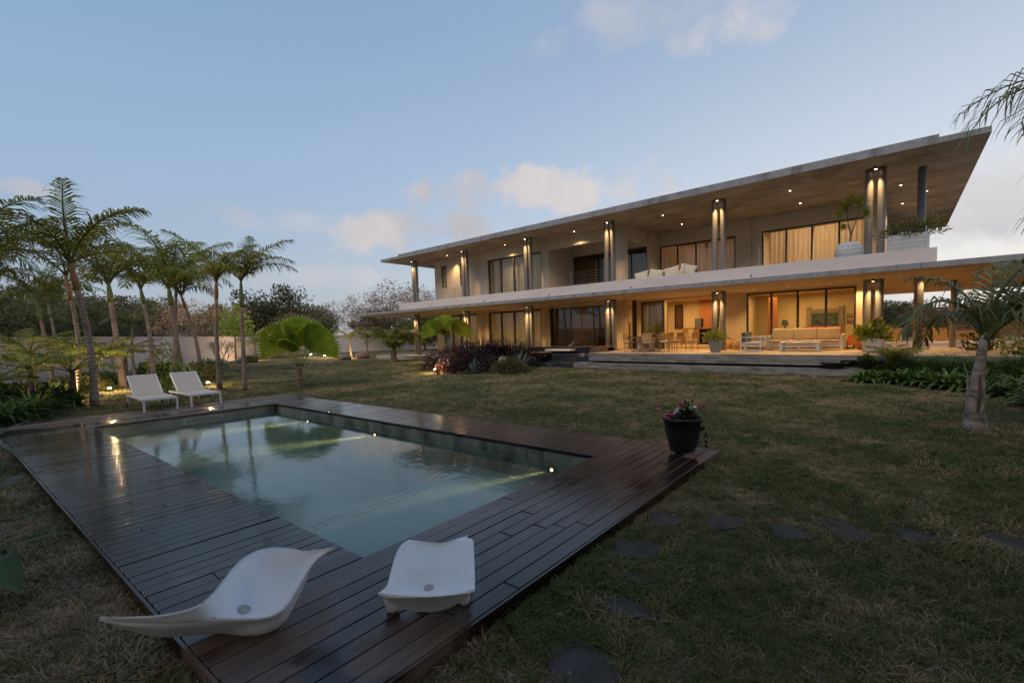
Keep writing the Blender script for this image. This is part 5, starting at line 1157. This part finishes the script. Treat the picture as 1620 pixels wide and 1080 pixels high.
# daybed with pillows on the balcony
db = thing('daybed', 'low daybed on the balcony just behind the parapet', 'daybed', (-8.7,20.9,ZF)); part_boxes('base', 'teak', db, [(-1.6,-.5,0,1.6,.5,.35)]); part_boxes('mattress', 'cloth_cream', db, [(-1.58,-.48,.351,1.58,.48,.58)], .04)
for i, (x, tl, lb) in enumerate(((-1.2,-8,'first cream pillow from the left on the balcony daybed'),(-.45,10,'second cream pillow from the left on the balcony daybed'),(.35,-12,'third cream pillow from the left on the balcony daybed'),(1.1,15,'rightmost cream pillow on the balcony daybed'))):
    mb = MB(); n = 12
    for iy in range(2):
        for a in range(n+1):
            for b in range(n+1):
                u, v = a/n*2-1, b/n*2-1; th = .10*(1-u**4)*(1-v**4)*(1 if iy else -1); pin = 1-.10*(1-abs(u))*(abs(v)**3)-.0; pin2 = 1-.10*(1-abs(v))*(abs(u)**3); mb.v.append((u*.36*pin2, th, v*.26*pin))
    for iy in range(2):
        for a in range(n):
            for b in range(n): q = iy*(n+1)**2+a*(n+1)+b; mb.f.append((q, q+1, q+n+2, q+n+1) if iy else (q, q+n+1, q+n+2, q+1))
    o = mb.build('pillow', M['cloth_cream'], None, smooth=True); o.location = (-8.7+x, 20.75, ZF+.68+.03*i); o.rotation_euler = (R(-12), R(tl), R(6*i)); tag(o, lb, 'pillow', 'pillows on the balcony daybed')

# ------------------------------------------------------------------ inside the lit rooms
pf = thing('framed_painting', 'large dark green painting in a carved frame on the yellow wall', 'painting', (-3.15,28.9,1.6)); part_boxes('canvas', 'art_dark', pf, [(-.62,0,0,.62,.03,.85)], 0)
part_boxes('frame', 'art_frame', pf, [(-.85,-.03,-.12,-.62,.05,1.2),(.62,-.03,-.12,.85,.05,1.2),(-.62,-.03,.85,.62,.05,1.08),(-.62,-.03,-.12,.62,.05,0)], .01)
ar = thing('tribal_carving', 'tall narrow dark carved panel on the yellow wall of the bar room', 'carving', (-11.2,28.93,1.9)); part_boxes('panel', 'tribal', ar, [(-.2,0,0,.2,.05,1.4)], .02); part_boxes('rim', 'black_panel', ar, [(-.27,-.02,-.06,-.2,.05,1.46),(.2,-.02,-.06,.27,.05,1.46),(-.2,-.02,1.4,.2,.05,1.46),(-.2,-.02,-.06,.2,.05,0)], .01)
ws = thing('wall_sculpture', 'black wire branch sculpture on the wall right of the painting', 'sculpture', (-1.95,28.9,2.1)); mb = MB()
for k in range(7): z = random.uniform(-.25,.3); mb.tube([(-.25+random.uniform(0,.1),0,z),(0,-.03,z+random.uniform(-.12,.12)),(.25,0,z+random.uniform(-.1,.1))], .014, 5)
mb.tube([(-.2,0,.25),(-.18,0,-.3)], .015, 5).tube([(.2,0,.25),(.15,0,-.28)], .015, 5).build('twisted_wire', M['black_panel'], ws)
rs = thing('red_sofa', 'red sofa seen through the big window behind the outdoor sofa', 'sofa', (-3.3,26.2,Z)); part_boxes('seat', 'cloth_red', rs, [(-.4,-.4,.1,1.15,.4,.45)], .04); part_boxes('backrest', 'cloth_red', rs, [(-.4,-.42,.451,1.15,-.2,1.03)], .05)
tl_ = thing('table_lamp', 'small dark table lamp beside the mullion of the big window', 'lamp', (-4.55,26.0,Z)); MB().lathe([(.12,0),(.12,.02),(.03,.03),(.03,1.15)], 12).build('stand', M['black_panel'], tl_); MB().lathe([(.17,1.1),(.12,1.4)], 16).build('lamp_shade', M['cushion_grey'], tl_)
cn = thing('bar_counter', 'wooden bar counter with a black front inside the open room', 'counter', (-8.45,27.2,Z+.16)); part_boxes('countertop', 'interior_wood', cn, [(-1.8,-.35,.9,1.5,.35,.97)]); part_boxes('front', 'black_panel', cn, [(-.9,-.2,0,1.4,.25,.899)]); part_boxes('leg', 'interior_wood', cn, [(-1.75,-.3,0,-1.65,-.2,.899)])
part_boxes('drawer_handle', 'steel', cn, [(-.7,-.215,.62,-.1,-.201,.66),(.3,-.215,.62,.9,-.201,.66)], 0)
st0 = thing('bar_stool', 'wooden bar stool, left of the two at the counter', 'stool', (-9.95,26.6,Z+.16), 0, 'bar stools at the counter'); part_boxes('seat', 'teak', st0, [(-.18,-.18,.68,.18,.18,.73)])
for sx in (-1,1):
    for sy in (-1,1): MB().tube([(sx*.19,sy*.19,0),(sx*.14,sy*.14,.68)], .018, 6).build('leg', M['teak'], st0)
part_boxes('backrest', 'teak', st0, [(-.17,.15,.731,.17,.18,1.0)]); c_ = copy_tree(st0); c_.location = (-9.35,26.7,Z+.16); c_['label'] = 'wooden bar stool, right of the two at the counter'
bk = thing('speaker_box', 'black box standing on the left of the bar counter', 'box', (-9.3,27.2,Z+1.131)); part_boxes('case', 'black_panel', bk, [(-.2,-.15,0,.2,.15,.55)]); part_boxes('front_grille', 'cushion_grey', bk, [(-.17,-.16,.03,.17,-.151,.52)], 0)
# hall furniture behind the dark glazing
for i, (x, w_, mt, lb) in enumerate(((-15.7,.9,'interior_wood','left orange-brown door leaf glimpsed behind the dark glazing'),(-14.3,.8,'interior_wood','right orange-brown arched screen glimpsed behind the dark glazing'),(-13.3,.35,'interior_yellow','yellow lit strip glimpsed beside the columns behind the dark glazing'))):
    d_ = thing('door_screen', lb, 'screen', (x,27.2,.32)); part_boxes('panel', mt, d_, [(-w_/2,0,0,w_/2,.05,1.9)], .01); part_boxes('frame', 'tubwood', d_, [(-w_/2-.06,-.01,0,-w_/2,.06,2.0),(w_/2,-.01,0,w_/2+.06,.06,2.0),(-w_/2-.06,-.01,1.901,w_/2+.06,.06,2.0)], 0)
point((-14.6,26.2,2.6), 28, .1)
cf = thing('carved_figure', 'small pale carved figure on the ledge above the stone basin', 'figurine', (-15.0,22.1,.97)); MB().tube([(-.18,0,.03),(-.05,0,.07),(.06,0,.16),(.12,0,.3),(.17,0,.34)], [.05,.06,.05,.03,.015], 10).build('body', M['teak_pale'], cf, smooth=True); MB().tube([(-.18,0,.03),(-.28,0,.02)], [.04,.01], 8).build('tail', M['teak_pale'], cf)

# ------------------------------------------------------------------ metal loungers on the deck
def lounger(loc, rz, label):
    l_ = thing('sun_lounger', label, 'sun lounger', loc, rz, 'grey sling loungers at the far end of the pool')
    # local +x points to the foot end; the backrest rises at -x
    for s in (-1,1): part_boxes('side_rail', 'alu_white', l_, [(-1.0,s*.33-.02,.28,1.0,s*.33+.02,.33)], .006)
    part_boxes('end_rail', 'alu_white', l_, [(.96,-.31,.28,1.0,.31,.33),(-1.0,-.31,.28,-.96,.31,.33)], .006)
    for s in (-1,1): part_boxes('leg', 'alu_white', l_, [(.955,s*.33-.0205,0,1.0,s*.33+.0205,.28)], .005)
    for s in (-1,1): part_boxes('leg', 'alu_white', l_, [(-.86,s*.33-.0205,.04,-.815,s*.33+.0205,.28)], .005)
    for s in (-1,1):
        o = MB().lathe([(.001,-.02),(.06,-.02),(.065,0),(.06,.02),(.001,.02)], 18).build('wheel', M['lamp_metal'], l_); o.location = (-.84,s*.375,.065); o.rotation_euler = (R(90),0,0)
    MB().box(-.28,-.305,.318,.96,.305,.334).build('seat_sling', M['sling_fabric'], l_)
    Mx = Matrix.Translation((-.28,0,.335)) @ Matrix.Rotation(R(38),4,'Y'); MB().box(-.78,-.29,-.008,0,.29,.008,Mx).build('backrest_sling', M['sling_fabric'], l_)
    for s in (-1,1): MB().box(-.8,s*.305-.014,-.014,0,s*.305+.014,.014,Mx).build('back_rail', M['alu_white'], l_)
    MB().box(-.81,-.29,-.013,-.785,.29,.013,Mx).build('top_rail', M['alu_white'], l_); MB().bar((-.62,-.2,.6),(-.5,-.2,.3),.02).bar((-.62,.2,.6),(-.5,.2,.3),.02).build('prop', M['alu_white'], l_)
    return l_
l0 = lounger((-15.45,2.82,.1), R(0), 'left one of the two grey sling loungers at the far end of the pool')
c_ = copy_tree(l0); c_.location = (-15.5,3.78,.1); c_.rotation_euler = (0,0,R(1)); c_['label'] = 'right one of the two grey sling loungers at the far end of the pool'

# ------------------------------------------------------------------ moulded white chaises in the foreground
def crom(pts, m):
    P_ = [Vector(p) for p in pts]; res = []
    for i in range(len(P_)-1):
        p0, p1, p2, p3 = P_[max(i-1,0)], P_[i], P_[i+1], P_[min(i+2,len(P_)-1)]
        for k in range(m):
            t = k/m; res.append(.5*((2*p1)+(p2-p0)*t+(2*p0-5*p1+4*p2-p3)*t*t+(3*p1-p0-3*p2+p3)*t**3))
    return res+[P_[-1]]
NEAR = [(-3.123,.293,.42),(-3.044,.383,.39),(-2.964,.517,.35),(-2.91,.667,.31),(-2.807,.813,.27),(-2.721,.91,.26),(-2.683,.986,.28),(-2.712,1.055,.31),(-2.748,1.116,.35),(-2.794,1.188,.39),(-2.801,1.24,.43),(-2.794,1.302,.46),(-2.76,1.344,.48)]
FAR = [(-3.124,.299,.425),(-3.011,.392,.42),(-2.93,.515,.40),(-2.883,.643,.40),(-2.987,.759,.40),(-3.158,.88,.40),(-3.248,.983,.41),(-3.262,1.073,.42),(-3.199,1.143,.43),(-3.08,1.198,.44),(-2.934,1.231,.45),(-2.835,1.279,.47),(-2.762,1.343,.482)]
BOT = [(-3.13,.293,.41),(-3.187,.386,.30),(-3.142,.517,.2),(-3.1,.676,.14),(-3.052,.769,.12),(-2.918,.855,.106),(-2.847,.947,.11),(-2.822,1.033,.14),(-2.831,1.095,.2),(-2.848,1.167,.28),(-2.873,1.242,.37),(-2.845,1.309,.43),(-2.768,1.345,.472)]
N_, F_, B_ = crom(NEAR,4), crom(FAR,4), crom(BOT,4); ns = len(N_); SAG = crom([(s,0,0) for s in (0,.015,.03,.05,.075,.09,.09,.075,.055,.035,.015,.005,0)],4)
mb = MB(); nt = 13; rows = []
for i in range(ns):
    row = []
    for k in range(nt):
        t = k/(nt-1); q = N_[i].lerp(F_[i], t); q.z -= SAG[i].x*4*t*(1-t); row.append(q)
    th = .016*min(1, i/5+.15, (ns-1-i)/5+.15); under = []; dxy = F_[i]-N_[i]; dxy.z = 0; wl = dxy.length; Nb = N_[i]+(dxy.normalized()*min(.05, wl*.12) if wl > 1e-4 else dxy); Nb.z -= .012; ctl = (B_[i]-(Nb*.36+F_[i]*.16))/.48
    for k in range(nt):
        t = max(0, (k-1)/(nt-2)); q = (Nb*(1-t)**2 + ctl*2*t*(1-t) + F_[i]*t*t) if k else N_[i].copy(); q.z = max(q.z-th, .103); top = row[k]; q.z = min(q.z, top.z-th*.9); under.append(q)
    rows.append(row+under[::-1])
w_ = len(rows[0])
for r_ in rows: mb.v.extend(tuple(q) for q in r_)
for i in range(ns-1):
    for k in range(w_): a = i*w_+k; b = i*w_+(k+1) % w_; mb.f.append((a, a+w_, b+w_, b))
mb.f.append(tuple(range(w_))); mb.f.append(tuple((ns-1)*w_+w_-1-k for k in range(w_)))
ch = thing('moulded_chaise', 'white moulded plastic chaise lying sideways, pointed at both ends, over the deck edge', 'chaise longue', (-2.95,.85,.1), 0, 'white moulded chaises in the foreground')
def shifted(mb, o): mb.v = [(x-o[0], y-o[1], z-o[2]) for x, y, z in mb.v]; return mb
shifted(mb, (-2.95,.85,.1)).build('shell', M['chaise_plastic'], ch, smooth=True)
def mark_on(rows_, nt_, x, y, parent, o, r1):
    best = min(((i, k) for i in range(1, len(rows_)-1) for k in range(1, nt_-1)), key=lambda ik: (rows_[ik[0]][ik[1]].x-x)**2+(rows_[ik[0]][ik[1]].y-y)**2)
    i, k = best; q = rows_[i][k]; nn = (rows_[i+1][k]-rows_[i-1][k]).cross(rows_[i][k+1]-rows_[i][k-1]).normalized()
    if nn.z < 0: nn = -nn
    mk = MB().lathe([(.001,.0015),(r1*.8,.0015),(r1*.86,.004),(r1,.003),(r1,-.006)], 22).build('drain_mark', M['chaise_stain'], parent)
    mk.location = q - Vector(o) + nn*.003; mk.rotation_euler = nn.to_track_quat('Z', 'Y').to_euler()
mark_on(rows, nt, -2.93, .88, ch, (-2.95,.85,.1), .036)
ST2 = [[(-2.246,1.322,.37),(-2.161,1.375,.36),(-2.009,1.475,.355),(-1.893,1.581,.36),(-1.828,1.669,.37)],[(-2.259,1.383,.37),(-2.2,1.443,.355),(-2.086,1.548,.345),(-1.962,1.65,.355),(-1.884,1.725,.37)],[(-2.33,1.455,.39),(-2.275,1.518,.38),(-2.159,1.625,.37),(-2.043,1.723,.38),(-1.972,1.807,.39)],
[(-2.44,1.566,.42),(-2.365,1.621,.42),(-2.244,1.733,.41),(-2.139,1.825,.42),(-2.094,1.919,.42)],[(-2.489,1.643,.45),(-2.432,1.706,.45),(-2.286,1.805,.44),(-2.212,1.908,.45),(-2.164,1.976,.45)],[(-2.491,1.704,.46),(-2.428,1.738,.46),(-2.285,1.821,.455),(-2.245,1.945,.455),(-2.232,1.985,.44)]]
for k, (s, z) in enumerate(((.06,.415),(.13,.34),(.20,.27),(.28,.21),(.36,.165))):
    ST2.append([(p[0]-.70*s, p[1]+.70*s, z+(.02 if j in (0,4) else 0)) for j, p in enumerate(ST2[5])])
cols = [crom([row[j] for row in ST2], 3) for j in range(5)]; grid = [crom([cols[j][i] for j in range(5)], 4) for i in range(len(cols[0]))]
mb = MB(); rows = []; ng = len(grid)
for i, row in enumerate(grid):
    n_ = len(row); bel = .075*max(0, 1-abs(i-1)/9.0)**.7 if i < 10 else .02; und = []
    for k, q in enumerate(row): t = k/(n_-1)*2-1; u_ = q.copy(); u_.z -= .018 + bel*max(0,1-(abs(t)/.8)**2); und.append(u_)
    rows.append(row+und[::-1])
w_ = len(rows[0])
for r_ in rows: mb.v.extend(tuple(q) for q in r_)
for i in range(ng-1):
    for k in range(w_): a = i*w_+k; b = i*w_+(k+1) % w_; mb.f.append((a, b, b+w_, a+w_))
mb.f.append(tuple(w_-1-k for k in range(w_))); mb.f.append(tuple((ng-1)*w_+k for k in range(w_)))
c2 = thing('moulded_chaise', 'white moulded plastic chaise seen from its end, standing on two stubby feet', 'chaise longue', (-2.25,1.75,.1), 0, 'white moulded chaises in the foreground')
shifted(mb, (-2.25,1.75,.1)).build('shell', M['chaise_plastic'], c2, smooth=True)
for (x, y) in ((-2.415,1.515),(-2.115,1.835)):
    zt2 = .36 if x > -2.41 and y < 1.9 else .24
    MB().lathe([(.001,0),(.028,0),(.04,.02),(.056,zt2-.1-.02),(.062,zt2-.1)], 18, (x+2.25,y-1.75,.002)).build('foot', M['chaise_plastic'], c2, smooth=True)
mark_on(rows, n_, -2.10, 1.54, c2, (-2.25,1.75,.1), .028)

# flower pot on the deck corner
fp = pot_thing('flower_pot', 'black pot of pink and white flowers on the corner of the deck', 'flower pot', (-2.34,6.15,.1), [(.001,0),(.155,0),(.17,.02),(.235,.28),(.255,.44),(.275,.445),(.275,.475),(.245,.475),(.24,.42)], 'pot_black', soilr=.243, soilz=.43)
o = leafbush(330,.24,.24,.10,.05,.016,230,surface=.6,up=.1).build('dark_foliage', M['purple_leaf'], fp); o.location = (0,0,.44)
o = leafbush(90,.06,.06,.30,.045,.012,231,surface=.8,up=-.3).build('dark_foliage', M['purple_leaf'], fp); o.location = (.25,.06,.08)
o = leafbush(130,.12,.12,.24,.07,.018,232,surface=.3,up=.5).build('green_foliage', M['broad_leaf'], fp); o.location = (.06,.04,.44)
def flower(x, y, z, mt, stem_from=(0,0,.44)):
    mb = MB(); r = random
    for c in range(7):
        cx, cy, cz = r.uniform(-.032,.032), r.uniform(-.032,.032), r.uniform(-.025,.03)
        for k in range(5):
            a = 2*math.pi*k/5+r.random(); d = Vector((math.cos(a), math.sin(a), r.uniform(-.2,.5))).normalized(); sd = Vector((-math.sin(a), math.cos(a), 0)); p0 = Vector((cx,cy,cz)); mb.strip([p0, p0+d*.02, p0+d*.034], [.004,.013,.007], sd)
    o = mb.build('flower', M[mt], fp); o.location = (x,y,z); MB().tube([stem_from, ((x+stem_from[0])/2, (y+stem_from[1])/2, (z+stem_from[2])/2+.03), (x,y,z)], .0035, 5).build('stem', M['broad_leaf'], fp)
for x, y, z, mt in ((-.30,-.12,.56,'petal_pink'),(-.16,-.16,.50,'petal_pink'),(-.06,-.14,.51,'petal_pink'),(-.12,-.17,.47,'petal_pink'),(-.02,-.02,.66,'petal_pink'),(.02,0,.63,'petal_pink'),(-.03,-.05,.59,'petal_white'),(.0,-.03,.61,'petal_white'),(.09,.04,.61,'petal_white'),(.14,.07,.59,'petal_white'),(.21,.14,.63,'petal_pink'),(.25,.16,.62,'petal_pink'),(-.04,-.10,.55,'petal_white')): flower(x,y,z,mt)
for x, y, lb in ((-1.9,1.9,'small dry leaf on the grass near the end-on chaise'),(-2.5,5.7 ,'') ):
    if lb: o = MB().strip([(0,0,0),(.02,.01,.012),(.045,.015,.004)], [.004,.014,.002], Vector((-.3,1,0)).normalized(), .3).build('fallen_leaf', M['dead_leaf'], None); o.location = (-1.62,2.15,.05); tag(o, 'small dry leaf lying on the grass beside the end-on chaise', 'leaf')

def in_quad_s(x, y): return XF < x < XR and D0(x) < y < D1(x)
mb = MB(); rl = random.Random(77)
for _ in range(170):
    d_ = rl.uniform(1.2, 9)**1.0; l_ = rl.uniform(-1.2, 1.1)*d_; x = -.63*d_+.776*l_; y = .773*d_+.63*l_
    if in_quad_s(x, y): continue
    a = rl.uniform(0,6.28); z = rl.uniform(.02,.045); dr = Vector((math.cos(a), math.sin(a), rl.uniform(-.2,.3))); sd = Vector((-math.sin(a), math.cos(a), rl.uniform(-.3,.3))).normalized(); l2 = rl.uniform(.018,.045)
    mb.strip([Vector((x,y,z)), Vector((x,y,z))+dr*l2*.5, Vector((x,y,z))+dr*l2], [.002, l2*.28, .001], sd, .3)
tag(mb.build('leaf_litter', M['dead_leaf']), 'scattered dry leaves lying in the grass', 'leaf litter', kind='stuff')
# ------------------------------------------------------------------ grass, scattered by geometry nodes
def in_quad(x, y): return (x > XF-.03) & (x < XR+.03) & (y > D0(x)-.03) & (y < D1(x)+.03)
tufts = bpy.data.collections.new('grass_tufts')
for k in range(5):
    r = random.Random(300+k); mb = MB()
    for _ in range(13):
        a = r.uniform(0,6.28); e_ = R(r.uniform(15,80)); l = r.uniform(.025,.065); p = Vector((r.uniform(-.035,.035), r.uniform(-.035,.035), -.004)); pts = [p]
        for s in range(3): p = p+Vector((math.cos(a)*math.cos(e_), math.sin(a)*math.cos(e_), math.sin(e_)))*l/2.2; pts.append(p); e_ -= R(r.uniform(15,38))
        mb.strip(pts, [.0022,.0024,.0018,.0003], Vector((-math.sin(a), math.cos(a), 0)), 0)
    me = bpy.data.meshes.new('tuft'); me.from_pydata(mb.v, [], mb.f); me.materials.append(M['grass_blade']); tufts.objects.link(bpy.data.objects.new('tuft', me))
pts = []; fwd = np.array([-.63, .773]); rt = np.array([.776, .63])
for (d0, d1, dens, sc) in ((.7,2.6,850,1.0),(2.6,4.5,620,1.0),(4.5,7.5,330,1.05),(7.5,12,130,1.2),(12,20,50,1.4),(20,34,14,1.8)):
    w2 = 1.35*d1; area_ = (d1-d0)*2*w2; n = int(area_*dens); dd = rng.uniform(d0,d1,n); ll = rng.uniform(-w2,w2,n)
    ok = (ll > -1.32*dd-.6) & (ll < 1.2*dd+.6); dd, ll = dd[ok], ll[ok]; x = fwd[0]*dd+rt[0]*ll; y = fwd[1]*dd+rt[1]*ll
    ok = ~in_quad(x, y) & (y < 18.6) & (y > -3) & ((x < -1.0) | (y < 16.3-.9*np.maximum(0,x)))
    ok &= ~((x > -18.6) & (y > 18.8)) & (y < 21.2)
    for S_ in STONES:
        cx = np.mean([p[0] for p in S_]); cy = np.mean([p[1] for p in S_]); rx = max(abs(p[0]-cx) for p in S_)*.86; ry = max(abs(p[1]-cy) for p in S_)*.8
        ok &= (((x-cx)/rx)**2+((y-cy)/ry)**2) > rng.uniform(.45, 1.05, len(x))
    x, y = x[ok], y[ok]; pts.append(np.stack([x, y, np.zeros_like(x), np.full_like(x, sc)], 1))
pts = np.concatenate(pts); me = bpy.data.meshes.new('grass'); me.from_pydata(pts[:,:3].tolist(), [], [])
at = me.attributes.new('size', 'FLOAT', 'POINT'); clump = .5+.25*(np.sin(pts[:,0]*2.1+1.3*np.sin(pts[:,1]*1.7))+np.sin(pts[:,1]*2.6+1.1*np.sin(pts[:,0]*3.1)))+.2*np.sin(pts[:,0]*7.3+pts[:,1]*5.1)
at.data.foreach_set('value', (pts[:,3]*rng.uniform(.65,1.25,len(pts))*(.72+.62*np.clip(clump,0,1.2))).astype(np.float32))
go = link(bpy.data.objects.new('grass', me)); tag(go, 'short dry and green grass of the lawn round the deck', 'grass', kind='stuff')
ng_ = bpy.data.node_groups.new('scatter_grass', 'GeometryNodeTree'); ng_.interface.new_socket('Geometry', in_out='INPUT', socket_type='NodeSocketGeometry'); ng_.interface.new_socket('Geometry', in_out='OUTPUT', socket_type='NodeSocketGeometry')
N = ng_.nodes; gi = N.new('NodeGroupInput'); go_ = N.new('NodeGroupOutput'); ip = N.new('GeometryNodeInstanceOnPoints'); ci = N.new('GeometryNodeCollectionInfo'); ci.inputs['Collection'].default_value = tufts; ci.inputs['Separate Children'].default_value = True; ci.inputs['Reset Children'].default_value = True
ip.inputs['Pick Instance'].default_value = True; rv = N.new('FunctionNodeRandomValue'); rv.data_type = 'FLOAT_VECTOR'; rv.inputs['Min'].default_value = (-.25,-.25,0); rv.inputs['Max'].default_value = (.25,.25,6.28)
na = N.new('GeometryNodeInputNamedAttribute'); na.data_type = 'FLOAT'; na.inputs['Name'].default_value = 'size'
mp_ = N.new('GeometryNodeMeshToPoints'); lk = ng_.links.new
lk(gi.outputs[0], mp_.inputs['Mesh']); lk(mp_.outputs[0], ip.inputs['Points']); lk(ci.outputs[0], ip.inputs['Instance']); lk(rv.outputs[0], ip.inputs['Rotation']); lk(na.outputs[0], ip.inputs['Scale']); lk(ip.outputs[0], go_.inputs[0])
md = go.modifiers.new('scatter', 'NODES'); md.node_group = ng_
print('grass tufts', len(pts))
